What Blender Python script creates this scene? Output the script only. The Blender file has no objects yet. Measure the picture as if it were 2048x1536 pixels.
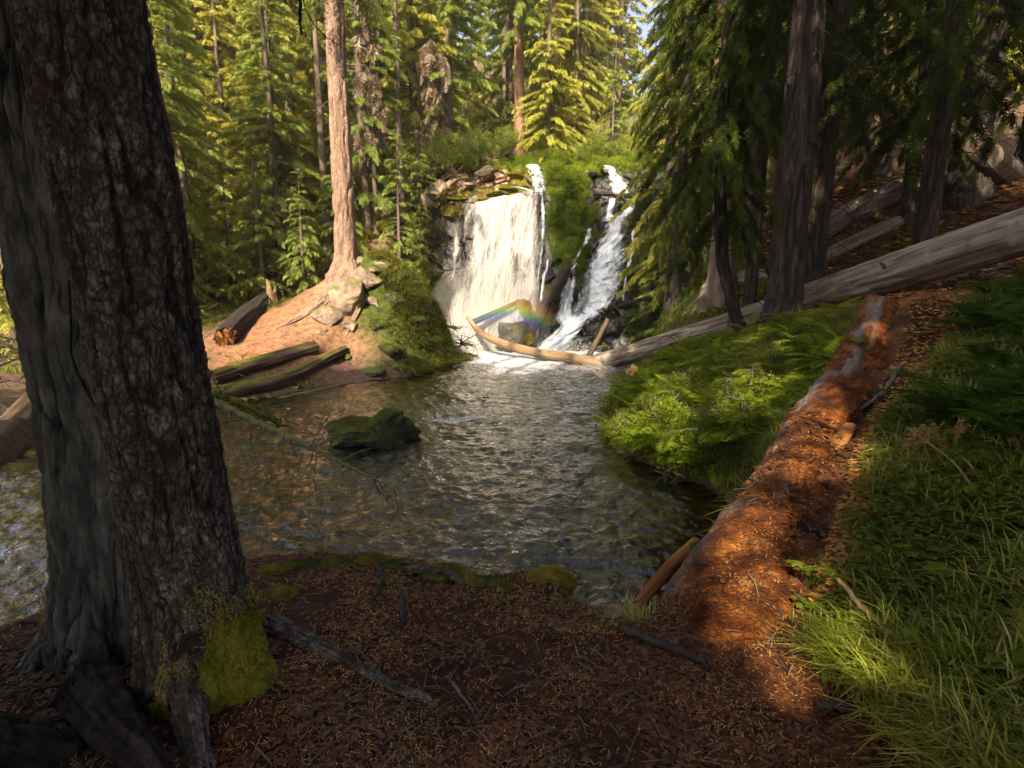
import bpy, math, time
import numpy as np
from math import sin, cos, pi, radians
T0 = time.time()
# ---------------------------------------------------------------- camera, sky, sun, exposure
sc = bpy.context.scene
PITCH = radians(10)
CAM = np.array([0, 0, 2.8])
cam = bpy.data.objects.new('camera', bpy.data.cameras.new('camera'))
sc.collection.objects.link(cam); sc.camera = cam
cam.location = CAM; cam.rotation_euler = (pi/2-PITCH, 0, 0)
cam.data.lens = 18; cam.data.sensor_width = 36; cam.data.clip_end = 2000; cam.data.clip_start = .02
SUN_AZ, SUN_EL = radians(21), radians(41)     # behind the camera, a little to the left
S = np.array([-sin(SUN_AZ)*cos(SUN_EL), -cos(SUN_AZ)*cos(SUN_EL), sin(SUN_EL)])
world = bpy.data.worlds.new("World"); sc.world = world; world.use_nodes = True
wn = world.node_tree.nodes; bg = wn['Background']
sky = wn.new('ShaderNodeTexSky'); sky.sky_type = 'NISHITA'; sky.sun_disc = False
sky.sun_elevation = SUN_EL; sky.sun_rotation = math.atan2(S[0], S[1])
sky.dust_density = 4; sky.ozone_density = .4; sky.air_density = .55
world.node_tree.links.new(sky.outputs[0], bg.inputs[0]); bg.inputs[1].default_value = .15
sl = bpy.data.lights.new('sun', 'SUN'); sl.energy = 4.3; sl.angle = radians(.5); sl.color = (1, .84, .62)
so = bpy.data.objects.new('sun', sl); sc.collection.objects.link(so)
from mathutils import Vector, Matrix, Quaternion
so.rotation_euler = Vector(-S).to_track_quat('-Z', 'Y').to_euler(); so.location = (-10, -20, 40)
sc.view_settings.view_transform = 'Standard'; sc.view_settings.look = 'None'
sc.view_settings.exposure = 1.8; sc.view_settings.gamma = 1
sc.render.engine = 'CYCLES'
cy = sc.cycles
cy.max_bounces = 7; cy.diffuse_bounces = 4; cy.glossy_bounces = 3; cy.transmission_bounces = 3
cy.transparent_max_bounces = 14; cy.volume_bounces = 0; cy.use_denoising = True
cy.caustics_reflective = False; cy.caustics_refractive = False; cy.sample_clamp_indirect = 4

# ---------------------------------------------------------------- numbers and noise
def _hash(ix, iy, iz, s):
    n = (ix.astype(np.uint32)*np.uint32(374761393) + iy.astype(np.uint32)*np.uint32(668265263)
         + iz.astype(np.uint32)*np.uint32(2147483647) + np.uint32((s*974711+12345) & 0xffffffff))
    n = (n ^ (n >> np.uint32(13)))*np.uint32(1274126177); n = n ^ (n >> np.uint32(16))
    n = n*np.uint32(2246822519); n = n ^ (n >> np.uint32(15))
    return n.astype(np.float64)/4294967295.0
def vn(p, seed=0):
    p = np.asarray(p, float); f = np.floor(p); i = f.astype(np.int64); f = p-f; f = f*f*(3-2*f)
    r = 0
    for a in (0, 1):
        for b in (0, 1):
            for c in (0, 1):
                w = (f[..., 0] if a else 1-f[..., 0])*(f[..., 1] if b else 1-f[..., 1])*(f[..., 2] if c else 1-f[..., 2])
                r = r+w*_hash(i[..., 0]+a, i[..., 1]+b, i[..., 2]+c, seed)
    return r
def fbm(p, o=4, seed=0, g=.5):
    p = np.asarray(p, float); r = 0; a = 1; t = 0
    for k in range(o):
        r = r+a*vn(p, seed+k*17); t += a; a *= g; p = p*2.03+11.3
    return r/t*2-1
def vor(p, seed=0):
    """distance to nearest and second nearest feature point, and a value per cell"""
    p = np.asarray(p, float); i = np.floor(p).astype(np.int64)
    d1 = np.full(p.shape[:-1], 9.); d2 = d1.copy(); val = d1*0
    for a in (-1, 0, 1):
        for b in (-1, 0, 1):
            for c in (-1, 0, 1):
                q = [i[..., 0]+a, i[..., 1]+b, i[..., 2]+c]
                d = sum((q[k]+_hash(*q, seed+k)-p[..., k])**2 for k in range(3))**.5
                h = _hash(*q, seed+7)
                m = d < d1
                d2 = np.where(m, d1, np.minimum(d2, d)); val = np.where(m, h, val); d1 = np.where(m, d, d1)
    return d1, d2, val
def sstep(a, b, x):
    t = np.clip((x-a)/(b-a), 0, 1); return t*t*(3-2*t)
def ray(u, v):      # photo pixel (2048 wide) -> direction
    X = (u-1024)/1024; Y = (v-768)/1024
    return np.array([X, cos(PITCH)-Y*sin(PITCH), -sin(PITCH)-Y*cos(PITCH)])
def at(u, v, y):    # the point in the scene at forward distance y
    d = ray(u, v); return CAM+d*(y/d[1])

# ---------------------------------------------------------------- mesh helpers
class MB:
    def __init__(s): s.V = []; s.F = []; s.T = []; s.n = 0
    def add(s, V, F, t=.5):
        V = np.asarray(V, float).reshape(-1, 3); F = np.asarray(F, np.int64)
        s.V.append(V); s.F.append(F+s.n); s.T.append(np.broadcast_to(np.asarray(t, float), (len(V),))); s.n += len(V)
        return s
def build(name, mb, mat, parent=None, smooth=False, origin=None, uv=None, col=None):
    V = np.concatenate(mb.V); T = np.concatenate(mb.T)
    if origin is None: origin = (0, 0, 0)
    V = V-np.asarray(origin)
    me = bpy.data.meshes.new(name)
    me.vertices.add(len(V)); me.vertices.foreach_set('co', V.astype(np.float32).ravel())
    loops = np.concatenate([f.ravel() for f in mb.F]); tot = np.concatenate([np.full(len(f), f.shape[1]) for f in mb.F])
    me.loops.add(len(loops)); me.loops.foreach_set('vertex_index', loops.astype(np.int32))
    me.polygons.add(len(tot)); st = np.concatenate([[0], np.cumsum(tot)[:-1]])
    me.polygons.foreach_set('loop_start', st.astype(np.int32))
    me.update(calc_edges=True)
    me.polygons.foreach_set('use_smooth', np.full(len(tot), smooth))
    a = me.attributes.new('tint', 'FLOAT', 'POINT'); a.data.foreach_set('value', T.astype(np.float32))
    if uv is not None:
        a = me.attributes.new('flow', 'FLOAT_VECTOR', 'POINT'); a.data.foreach_set('vector', np.asarray(uv, np.float32).ravel())
    if col is not None:
        a = me.attributes.new('gcol', 'FLOAT_COLOR', 'POINT')
        a.data.foreach_set('color', np.concatenate([col, np.ones((len(col), 1))], 1).astype(np.float32).ravel())
    me.validate()
    if mat: me.materials.append(mat)
    o = bpy.data.objects.new(name, me); sc.collection.objects.link(o)
    if parent: o.parent = parent
    else: o.location = origin
    return o
def tag(o, label=None, cat=None, group=None, kind=None):
    if label: o['label'] = label
    if cat: o['category'] = cat
    if group: o['group'] = group
    if kind: o['kind'] = kind
    return o
def empty(name, loc, rz=0, s=1):
    o = bpy.data.objects.new(name, None); sc.collection.objects.link(o); o.location = loc
    o.rotation_euler = (0, 0, rz); o.scale = (s, s, s); o.empty_display_size = .2
    return o
def copy_tree(o, parent=None):
    c = o.copy(); sc.collection.objects.link(c)
    c.parent = parent
    for ch in list(o.children): copy_tree(ch, c)
    return c
def gridF(n, m, wrap=False):      # n rows, m columns
    i = np.arange(n-1)[:, None]*m; j = np.arange(m if wrap else m-1)[None]; k = (j+1) % m
    return np.stack([i+j, i+k, i+m+k, i+m+j], -1).reshape(-1, 4)
def tube(mb, pts, rad, n=6, t=.5, cap=True, nz=0, seed=0):
    P = np.asarray(pts, float); R = np.broadcast_to(np.asarray(rad, float), (len(P),))
    D = np.gradient(P, axis=0); D /= np.linalg.norm(D, axis=1)[:, None]+1e-9
    u = np.cross(D[0], [0, 0, 1.]);
    if np.linalg.norm(u) < .1: u = np.cross(D[0], [1., 0, 0])
    rows = []
    for k in range(len(P)):
        u = u-D[k]*(u@D[k]); u /= np.linalg.norm(u); w = np.cross(D[k], u)
        a = np.arange(n)*2*pi/n
        rows.append(P[k]+R[k]*(np.cos(a)[:, None]*u+np.sin(a)[:, None]*w))
    V = np.array(rows)
    if nz:
        c = P[:, None]; q = V-c; V = c+q*(1+nz*fbm(V*3/max(R.max(), .02)*.3, 3, seed))[..., None]
    V = V.reshape(-1, 3); F = gridF(len(P), n, True)
    mb.add(V, F, t)
    if cap:
        for k, r in ((0, slice(0, n)), (len(P)-1, slice(len(V)-n, len(V)))):
            ids = np.arange(len(V))[r]; cv = P[k][None]
            mb.add(np.concatenate([V[r], cv]), np.stack([np.arange(n), (np.arange(n)+1) % n, np.full(n, n)], 1), t)
def smoothpath(pts, n):
    P = np.asarray(pts, float); k = np.linspace(0, len(P)-1, n); i = np.clip(k.astype(int), 0, len(P)-2); f = (k-i)[:, None]
    A = P[np.clip(i-1, 0, None)]; B = P[i]; C = P[i+1]; D = P[np.clip(i+2, None, len(P)-1)]
    return .5*(2*B+(C-A)*f+(2*A-5*B+4*C-D)*f**2+(3*B-A-3*C+D)*f**3)
def inst(mb, tv, tf, X, Y, Z, O, t):
    """place a template (tv, tf) with axes X, Y, Z (already scaled) at O, tint t per copy"""
    V = X[:, None]*tv[None, :, 0, None]+Y[:, None]*tv[None, :, 1, None]+Z[:, None]*tv[None, :, 2, None]+O[:, None]
    n, m = V.shape[:2]
    F = (tf[None]+(np.arange(n)*m)[:, None, None]).reshape(-1, tf.shape[1])
    t = np.asarray(t, float)
    if t.ndim == 1: t = np.repeat(t, m)
    mb.add(V.reshape(-1, 3), F, t)
def unit(a): return a/(np.linalg.norm(a, axis=-1, keepdims=True)+1e-9)

# ---------------------------------------------------------------- materials
class NT:
    def __init__(s, name):
        s.m = bpy.data.materials.new(name); s.m.use_nodes = True; s.t = s.m.node_tree; s.t.nodes.clear()
        s.out = s.t.nodes.new('ShaderNodeOutputMaterial')
    def n(s, typ, ins=None, **pr):
        x = s.t.nodes.new('ShaderNode'+typ)
        for k, v in pr.items(): setattr(x, k, v)
        for k, v in (ins or {}).items():
            if isinstance(v, bpy.types.NodeSocket): s.t.links.new(v, x.inputs[k])
            else: x.inputs[k].default_value = v
        return x
    def mth(s, op, a, b=0., c=0., clamp=False):
        return s.n('Math', {0: a, 1: b, 2: c}, operation=op, use_clamp=clamp).outputs[0]
    def mix(s, f, a, b, mode='MIX'):
        x = s.n('Mix', None, data_type='RGBA', blend_type=mode)
        for k, v in ((0, f), (6, a), (7, b)):
            if isinstance(v, bpy.types.NodeSocket): s.t.links.new(v, x.inputs[k])
            else: x.inputs[k].default_value = (*v, 1) if (k > 0 and len(v) == 3) else v
        return x.outputs[2]
    def ramp(s, f, cols, lo=.3, hi=.7):
        x = s.n('ValToRGB', {0: f}); e = x.color_ramp.elements
        while len(e) < len(cols): e.new(.5)
        for k, c in enumerate(cols):
            e[k].position = lo+(hi-lo)*k/max(1, len(cols)-1); e[k].color = (*c, 1)
        return x.outputs[0]
    def coord(s, st=(1, 1, 1), which='Object'):
        c = s.n('TexCoord').outputs[which]
        return s.n('Mapping', {0: c, 3: st}).outputs[0]
    def noise(s, v, sc_, det=6, rg=.55, dist=0):
        return s.n('TexNoise', {'Vector': v, 'Scale': sc_, 'Detail': det, 'Roughness': rg, 'Distortion': dist}).outputs[0]
    def attr(s, name, o='Fac'): return s.n('Attribute', None, attribute_name=name).outputs[o]
def surf(name, cols, scale=4, st=(1, 1, 1), lo=.3, hi=.7, rough=.9, bump=.4, bscale=20, bst=None, bdist=.02,
         tint=None, moss=None, colattr=False, vorn=None, spec=.25, dist=0, blotch=()):
    N = NT(name); v = N.coord(st); f = N.noise(v, scale, 8, .6, dist)
    c = N.ramp(f, cols, lo, hi)
    if colattr:
        c = N.mix(1., N.attr('gcol', 'Color'), c, 'MULTIPLY')
    for (bc, bs, bl, bh) in blotch: c = N.mix(N.n('MapRange', {0: N.noise(N.coord(), bs, 6, .65), 1: bl, 2: bh}).outputs[0], c, bc)
    if tint: c = N.mix(N.attr('tint'), c, tint)
    vb = N.coord(bst or st); h = N.noise(vb, bscale, 8, .65, dist)
    if vorn:      # bark plates: (scale, depth, crack colour)
        dv = N.noise(vb, vorn[0]*.7, 3); vv = N.n('VectorMath', {0: vb, 1: N.n('CombineXYZ', {0: N.mth('MULTIPLY', dv, .12), 1: N.mth('MULTIPLY', dv, -.1), 2: 0.}).outputs[0]}, operation='ADD').outputs[0]
        e = N.n('TexVoronoi', {'Vector': vv, 'Scale': vorn[0]}, feature='DISTANCE_TO_EDGE').outputs[0]
        k = N.n('MapRange', {0: e, 1: 0., 2: .14}).outputs[0]
        h = N.mth('ADD', N.mth('MULTIPLY', k, vorn[1]), h); c = N.mix(N.mth('MULTIPLY', N.mth('SUBTRACT', 1., k), .7), c, vorn[2])
    if moss:      # (dark, light, lo, hi, noise amount, noise scale)
        nz = N.n('SeparateXYZ', {0: N.n('NewGeometry').outputs['Normal']}).outputs[2]
        mn = N.noise(N.coord(), moss[5], 5)
        q = N.mth('ADD', nz, N.mth('MULTIPLY', N.mth('SUBTRACT', mn, .5), moss[4]))
        q = N.n('MapRange', {0: q, 1: moss[2], 2: moss[3]}).outputs[0]
        mc = N.ramp(N.noise(N.coord(), 35, 4), [moss[0], moss[1]])
        c = N.mix(q, c, mc)
    b = N.n('Bump', {'Strength': bump, 'Distance': bdist, 'Height': h}).outputs[0]
    p = N.n('BsdfPrincipled', {'Base Color': c, 'Roughness': rough, 'Normal': b, 'Specular IOR Level': spec})
    N.t.links.new(p.outputs[0], N.out.inputs[0]); return N.m
def leafmat(name, cols, tr=.3, var=.35, lo=0., hi=1., gl=.025):
    N = NT(name); f = N.attr('tint'); r = N.n('ObjectInfo').outputs['Random']
    f = N.mth('ADD', f, N.mth('MULTIPLY', N.mth('SUBTRACT', r, .5), var), clamp=True)
    c = N.ramp(f, cols, lo, hi)
    a = N.n('BsdfDiffuse', {0: c}).outputs[0]; b = N.n('BsdfTranslucent', {0: N.mix(.5, c, [x*1.5 for x in cols[-1]])}).outputs[0]
    m = N.n('MixShader', {0: tr, 1: a, 2: b}).outputs[0]
    g = N.n('BsdfGlossy', {0: (.9, .95, 1, 1), 1: .45}).outputs[0]
    m = N.n('MixShader', {0: gl, 1: m, 2: g}).outputs[0]
    N.t.links.new(m, N.out.inputs[0]); return N.m
M = {}
MG, MGL = (.018, .03, .005), (.06, .085, .012)
MY, MYL = (.06, .075, .006), (.22, .24, .02)
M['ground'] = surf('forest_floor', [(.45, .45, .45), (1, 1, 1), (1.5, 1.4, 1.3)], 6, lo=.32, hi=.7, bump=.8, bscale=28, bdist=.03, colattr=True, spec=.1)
M['cliff'] = surf('wet_rock', [(.35, .35, .35), (.9, .9, .9), (1.5, 1.5, 1.45)], 1.6, (1, 1, .7), colattr=True, bump=.9, bscale=5, bdist=.12, rough=.5, spec=.5)
M['rock'] = surf('grey_rock', [(.035, .034, .033), (.09, .085, .08), (.17, .16, .145)], 2.5, bump=.7, bscale=9, bdist=.05, rough=.75)
M['mossrock'] = surf('mossy_rock', [(.02, .02, .02), (.05, .048, .045), (.11, .10, .09)], 2.5, bump=.9, bscale=16, bdist=.04, rough=.8, moss=((.03, .045, .006), (.09, .12, .014), -.1, .4, 1.6, 3))
M['wetrock'] = surf('black_wet_rock', [(.006, .006, .007), (.018, .018, .019), (.05, .048, .045)], 2.5, bump=.8, bscale=9, bdist=.06, rough=.3, spec=.6, moss=((.02, .035, .005), (.07, .10, .012), .35, .8, 1.4, 1.5))
M['tanrock'] = surf('tan_rock', [(.09, .065, .045), (.22, .165, .115), (.38, .30, .21)], 2., bump=.8, bscale=9, bdist=.06, moss=((.05, .06, .01), (.15, .15, .03), .5, .9, 1.8, 2))
M['ymoss'] = surf('yellow_moss', [(.05, .06, .006), (.14, .15, .012), (.26, .25, .03)], 9, bump=1., bscale=30, bdist=.04, spec=.05)
M['moss'] = surf('green_moss', [(.03, .035, .005), (.08, .085, .012), (.17, .16, .022)], 12, bump=1., bscale=60, bdist=.02, spec=.05)
M['barkbrown'] = surf('scaly_brown_bark', [(.05, .041, .034), (.13, .11, .092), (.28, .25, .21)], 14, (1, 1, .45), bump=.8, bscale=30, bst=(1, 1, .5), bdist=.014, vorn=(38, .6, (.02, .014, .012)), tint=(.028, .019, .015), blotch=(((.13, .135, .115), 3.5, .54, .64), ((.075, .028, .018), 2.2, .58, .68)))
M['barkgrey'] = surf('furrowed_grey_bark', [(.05, .048, .042), (.14, .137, .12), (.29, .285, .25)], 18, (1, 1, .3), bump=1., bscale=44, bst=(1, 1, .3), bdist=.015, tint=(.012, .010, .009))
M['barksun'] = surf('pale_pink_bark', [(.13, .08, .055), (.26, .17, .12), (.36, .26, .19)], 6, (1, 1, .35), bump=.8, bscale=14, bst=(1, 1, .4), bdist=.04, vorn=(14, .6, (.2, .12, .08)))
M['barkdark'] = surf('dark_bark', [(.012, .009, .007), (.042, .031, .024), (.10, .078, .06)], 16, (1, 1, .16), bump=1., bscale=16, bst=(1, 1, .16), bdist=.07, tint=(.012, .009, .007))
M['barkfar'] = surf('forest_bark', [(.05, .038, .028), (.12, .09, .065), (.2, .15, .11)], 4, (1, 1, .3), bump=.6, bscale=10, bst=(1, 1, .3), bdist=.04)
M['barkred'] = surf('red_bark', [(.12, .06, .035), (.24, .13, .08), (.33, .2, .13)], 4, (1, 1, .3), bump=.7, bscale=9, bst=(1, 1, .3), bdist=.05)
M['log'] = surf('bare_grey_wood', [(.03, .022, .016), (.17, .138, .105), (.31, .265, .21)], 9, (.05, 1, 1), lo=.34, hi=.62, bump=1., bscale=16, bst=(.04, 1, 1), bdist=.03, rough=.8, dist=.4, blotch=(((.12, .075, .045), .9, .56, .68), ((.32, .30, .27), 1.6, .6, .7)))
M['logtan'] = surf('bare_tan_wood', [(.09, .055, .028), (.22, .145, .075), (.34, .24, .14)], 3, (.12, 1, 1), bump=.6, bscale=12, bst=(.06, 1, 1), bdist=.02, rough=.7, dist=.5)
M['logweather'] = surf('weathered_wood', [(.03, .022, .018), (.14, .10, .08), (.30, .25, .21)], 7, (.06, 1, 1), bump=1., bscale=10, bst=(.05, 1, 1), bdist=.06, rough=.85, dist=.4)
M['mosslog'] = surf('mossy_log_wood', [(.025, .017, .012), (.07, .045, .03), (.13, .09, .06)], 5, (.15, 1, 1), bump=.9, bscale=10, bst=(.1, 1, 1), bdist=.04, moss=((.035, .04, .006), (.14, .13, .015), .55, 1.0, 1.9, 2.2))
M['rot'] = surf('rotten_orange_wood', [(.04, .013, .005), (.19, .058, .013), (.42, .15, .032)], 5, (1, 1, 1), lo=.36, hi=.66, bump=1., bscale=26, bst=(1, 1, 1), bdist=.03, vorn=(24, .3, (.09, .028, .008)), blotch=(((.05, .02, .012), 2.3, .52, .66), ((.30, .12, .04), 5, .58, .7)), tint=(.30, .27, .24), spec=.1)
M['rotbright'] = surf('split_orange_wood', [(.12, .04, .012), (.28, .11, .03), (.42, .2, .06)], 6, (.2, 1, 1), bump=.8, bscale=16, bst=(.1, 1, 1), bdist=.03)
M['twig'] = surf('dead_twig', [(.05, .038, .03), (.12, .095, .075), (.2, .17, .14)], 10, bump=.3, bscale=40, bdist=.005)
M['darktwig'] = surf('black_twig', [(.012, .010, .009), (.03, .025, .022), (.06, .05, .045)], 10, bump=.4, bscale=40, bdist=.006)
M['lichentwig'] = surf('lichen_branch', [(.04, .035, .03), (.10, .10, .075), (.19, .2, .14)], 12, bump=.4, bscale=40, bdist=.006, moss=((.08, .08, .01), (.2, .2, .03), .5, .9, 1.4, 5))
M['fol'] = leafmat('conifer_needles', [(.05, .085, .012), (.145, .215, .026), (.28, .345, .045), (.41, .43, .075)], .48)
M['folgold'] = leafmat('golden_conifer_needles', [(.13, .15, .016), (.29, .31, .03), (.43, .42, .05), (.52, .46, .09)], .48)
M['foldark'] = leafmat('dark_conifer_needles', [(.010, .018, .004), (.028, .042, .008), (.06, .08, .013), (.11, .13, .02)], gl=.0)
M['folbrown'] = leafmat('dead_hanging_foliage', [(.09, .06, .03), (.2, .14, .08), (.33, .25, .16)])
M['fern'] = leafmat('fern_green', [(.03, .05, .005), (.085, .13, .010), (.18, .24, .018), (.28, .32, .03)], .4, gl=0.)
M['ferndark'] = leafmat('dark_fern_green', [(.018, .035, .005), (.045, .08, .010), (.10, .15, .016)], .35, gl=0.)
M['grass'] = leafmat('grass_green', [(.035, .05, .006), (.10, .14, .012), (.19, .24, .022), (.30, .32, .05), (.48, .40, .18)], .35, gl=.01)
M['leaf'] = leafmat('broad_leaf', [(.035, .055, .006), (.10, .15, .012), (.20, .25, .022)], .4, gl=.01)
M['leafbig'] = leafmat('big_leaf', [(.035, .055, .008), (.085, .13, .014), (.16, .20, .025)], .4, gl=.0)
M['umbel'] = leafmat('dried_umbel', [(.18, .10, .03), (.35, .22, .08), (.5, .38, .2)], .2)
M['needle'] = leafmat('fallen_needle', [(.035, .014, .008), (.18, .065, .02), (.5, .24, .06), (.62, .42, .16)], .1)
M['mossfuzz'] = leafmat('moss_strands', [(.02, .032, .005), (.07, .085, .01), (.16, .16, .018), (.28, .24, .03)], .35)
M['goldfuzz'] = leafmat('golden_moss_strands', [(.07, .06, .006), (.17, .14, .012), (.3, .25, .02), (.42, .36, .05)], .35)
M['moundgrass'] = leafmat('mound_grass', [(.03, .045, .006), (.075, .095, .014), (.16, .165, .025), (.33, .3, .06)], .35)
# ---------------------------------------------------------------- terrain
RIVER = np.array([(-6, -2), (-4.6, .8), (-3.4, 2.4), (-2.6, 3.3), (-1.9, 3.75), (-.9, 3.8), (-.25, 3.5), (.12, 3.75), (.5, 3.4), (.72, 3.05),
    (1.0, 3.2), (1.5, 3.9), (2.1, 4.8), (2.9, 5.9), (2.95, 6.9), (2.3, 8.0), (1.8, 8.8), (2.0, 10.5), (2.7, 12.5), (3.2, 14.8), (4.2, 17.5), (5.3, 20), (5.6, 22.8),
    (4.6, 25.5), (1.5, 26), (-1, 26.4), (-3.7, 26.4), (-3.6, 24), (-1.75, 22.8), (-2.1, 20.6), (-3.0, 17.9), (-5.3, 15.6), (-6.6, 14), (-7.6, 12.6),
    (-9.5, 10.5), (-8.4, 8.2), (-10.5, 6), (-16, 3.2), (-30, 0), (-30, -12), (-8, -12)], float)
def river_sd(x, y):      # >0 on land
    x = np.asarray(x, float); y = np.asarray(y, float)
    d = np.full(x.shape, 1e9); ins = np.zeros(x.shape, bool)
    for k in range(len(RIVER)):
        a = RIVER[k]; b = RIVER[(k+1) % len(RIVER)]; e = b-a
        t = np.clip(((x-a[0])*e[0]+(y-a[1])*e[1])/(e@e), 0, 1)
        d = np.minimum(d, np.hypot(x-a[0]-t*e[0], y-a[1]-t*e[1]))
        c = ((a[1] > y) != (b[1] > y)) & (x < e[0]*(y-a[1])/(e[1] if abs(e[1]) > 1e-9 else 1e-9)+a[0])
        ins ^= c
    return np.where(ins, -d, d)
CP = np.array([(0, 0, 1.2), (0, -6, 1.5), (-3, 0, 1.05), (-1.3, 1.9, 1.15), (-2.2, 2.6, 1.0), (-1.8, 3.4, .9), (12, 55, 15), (20, 90, 21), (-.2, 3.1, .9), (.5, 2.9, .85), (.9, 2.6, 1.0), (1.5, 2, 1.2),
    (1.64, 1.4, 1.25), (3, 1.5, 1.5), (5, 5, 1.8), (6, 0, 2.2), (1.13, 2.48, 1.0), (1.9, 3.34, 1.1), (2.75, 4.42, 1.3), (4.2, 6.2, 1.7), (6.2, 8.6, 2.5), (3.6, 3.8, 1.6), (8, 8, 2.7),
    (11, 11, 3.1), (7.6, 9.4, 2.75), (4.05, 10.9, .8), (5.3, 10.1, 1.6), (6.4, 12.4, 2.0), (3.4, 9.2, .55), (3.3, 7.1, .6), (4.0, 7.4, 1.0), (4.6, 8.6, 1.2), (8.0, 19, 3.3), (7.46, 14.2, 2.05), (5.6, 17.5, 1.1),
    (14.5, 22, 7.2), (16, 18, 6.3), (12, 17, 4.6), (20, 12, 5.0), (25, 25, 11), (12, 28, 8.5), (6.9, 22.5, 2.6), (9.5, 23, 5.0), (10, 14, 3.4), (14, 13, 4.0),
    (2, 32, 9.6), (6, 33, 10), (-3, 32, 8.8), (-6, 29.5, 8.2), (0, 42, 14), (0, 60, 25), (0, 100, 44), (28, 46, 20), (-20, 50, 18), (-20, 36, 8), (-15, 25, 2.8), (-13, 30, 5), (-40, 30, 5), (-40, 60, 20),
    (-8, 26, 4.6), (-8.2, 17.3, 1.6), (-6.4, 20, 3.7), (-4.9, 20.2, 4.2), (-6.6, 16.5, 1.0), (-5.5, 17.1, .6), (-4.2, 18.2, 1.5), (-1.9, 21.3, .4), (-3.2, 21.2, 2.5), (-8, 23.5, 3.0), (-10, 20, 2.0), (-11, 15.5, 1.0),
    (-14.8, 14.8, 1.2), (-9.6, 9, .4), (-20, 8, 1), (-20, 20, 2.5), (-4.2, 24, 2.8), (-5.5, 26, 5.5), (-7.5, 14, .5), (-9.5, 13.2, .7),
    (60, 60, 25), (60, 0, 8), (-60, 0, 4), (-60, 90, 34), (0, -40, 6), (60, -40, 8), (-60, -40, 4), (60, 140, 60), (-60, 140, 60), (3, -3, 1.6)], float)
A = np.sqrt(((CP[:, None, :2]-CP[None, :, :2])**2).sum(-1)+.16)
n_ = len(CP); K = np.block([[A, np.ones((n_, 1))], [np.ones((1, n_)), np.zeros((1, 1))]])
Wt = np.linalg.solve(K, np.concatenate([CP[:, 2], [0]]))
def rbf(x, y):
    r = np.full(x.shape, Wt[-1])
    for k in range(n_): r = r+Wt[k]*np.sqrt((x-CP[k, 0])**2+(y-CP[k, 1])**2+.16)
    return r
CX = [-12, -8, -5, -3.8, -2, 1.3, 2.0, 3.2, 4.5, 6, 9, 14]
CY0 = [27, 26.6, 26, 25.6, 25.8, 25.8, 25.1, 24.9, 25.2, 25.0, 24.2, 23]
def lip(x): return np.interp(x, [-6, -4, -2.6, 1.5, 2.5, 4, 8], [6.0, 6.3, 7.1, 7.95, 8.6, 9.0, 9.0])
def cliffY(x, z):
    y = np.interp(x, CX, CY0)+z*np.interp(x, [-8, -4, 1.4, 2.2, 3.6, 5, 9], [.3, .15, .11, .22, .42, .45, .5])
    return y+np.maximum(0, z-lip(x))*np.interp(x, [-6, 1.5, 3, 8], [1.1, 1.3, .6, .5])
ZS = np.linspace(-1, 10.5, 60)
def terr(x, y):
    x = np.asarray(x, float); y = np.asarray(y, float)
    h = rbf(x, y)
    yc = cliffY(x[..., None], ZS); 
    zc = ZS[0]+(ZS[1]-ZS[0])*np.clip((yc < y[..., None]).sum(-1), 0, None)
    lim = np.where(zc > 10.4, 99, zc-.7)
    w = sstep(-6.2, -4.6, x)*(1-sstep(7.4, 9, x))*(y > 22)
    h = np.where(w > 0, h*(1-w)+np.minimum(h, lim)*w, h)
    d = river_sd(x, y)
    ext = np.maximum(0, np.maximum(np.abs(x)-40, y-60))
    bw = .28+.9*sstep(8, 14, y)+.0*x
    land = np.maximum(h, .06)*(.12+.88*sstep(0, 1, np.clip(d/bw, 0, 1)))+ .03
    bed = -.06-.42*sstep(0, 2.2, -d)
    return np.where(d > 0, land, bed), d
gx = np.arange(-60, 60.1, .25); gy = np.arange(-30, 120.1, .25)
near = (slice(None), slice(None))
GX, GY = np.meshgrid(gx, gy)
H, DR = terr(GX, GY)
# finer grid near the camera
fx = np.arange(-12, 12.01, .06); fy = np.arange(-1, 26.01, .06)
FX, FY = np.meshgrid(fx, fy); FH, FD = terr(FX, FY)
def _bil(gx0, gy0, st, G, x, y):
    a = np.clip((x-gx0)/st, 0, G.shape[1]-1.001); b = np.clip((y-gy0)/st, 0, G.shape[0]-1.001)
    i = a.astype(int); j = b.astype(int); f = a-i; g = b-j
    return (G[j, i]*(1-f)+G[j, i+1]*f)*(1-g)+(G[j+1, i]*(1-f)+G[j+1, i+1]*f)*g
def height(x, y, rough=True):
    x = np.asarray(x, float); y = np.asarray(y, float)
    h = _bil(-60, -30, .25, H, x, y); d = _bil(-60, -30, .25, DR, x, y)
    m = (x > -11.9) & (x < 11.9) & (y > -.9) & (y < 25.9)
    h = np.where(m, _bil(-12, -1, .06, FH, x, y), h); d = np.where(m, _bil(-12, -1, .06, FD, x, y), d)
    if rough:
        p = np.stack([x, y, x*0], -1)
        h = h+.38*np.exp(-(((x+3.4)/2.2)**2+((y-20.5)/2.6)**2))*fbm(p*.95+7, 4, 77)*sstep(0, .6, d)*1.6
        h = h+np.where(d > 0, sstep(0, .5, d), .6)*(.035*fbm(p*2.2, 3, 3)+.020*fbm(p*7, 3, 9)+sstep(9, 18, np.hypot(x, y))*.16*fbm(p*.7, 4, 5))
    return h
def sd(x, y): return _bil(-60, -30, .25, DR, np.asarray(x, float), np.asarray(y, float))
def G(u, v, tmax=90):      # where the view ray of photo pixel (u, v) meets the ground
    d = ray(u, v); t = np.concatenate([np.arange(.8, 12, .01), np.arange(12, tmax, .03)]); p = CAM+t[:, None]*d
    k = np.argmax(p[:, 2] < height(p[:, 0], p[:, 1])); return p[k]
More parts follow.
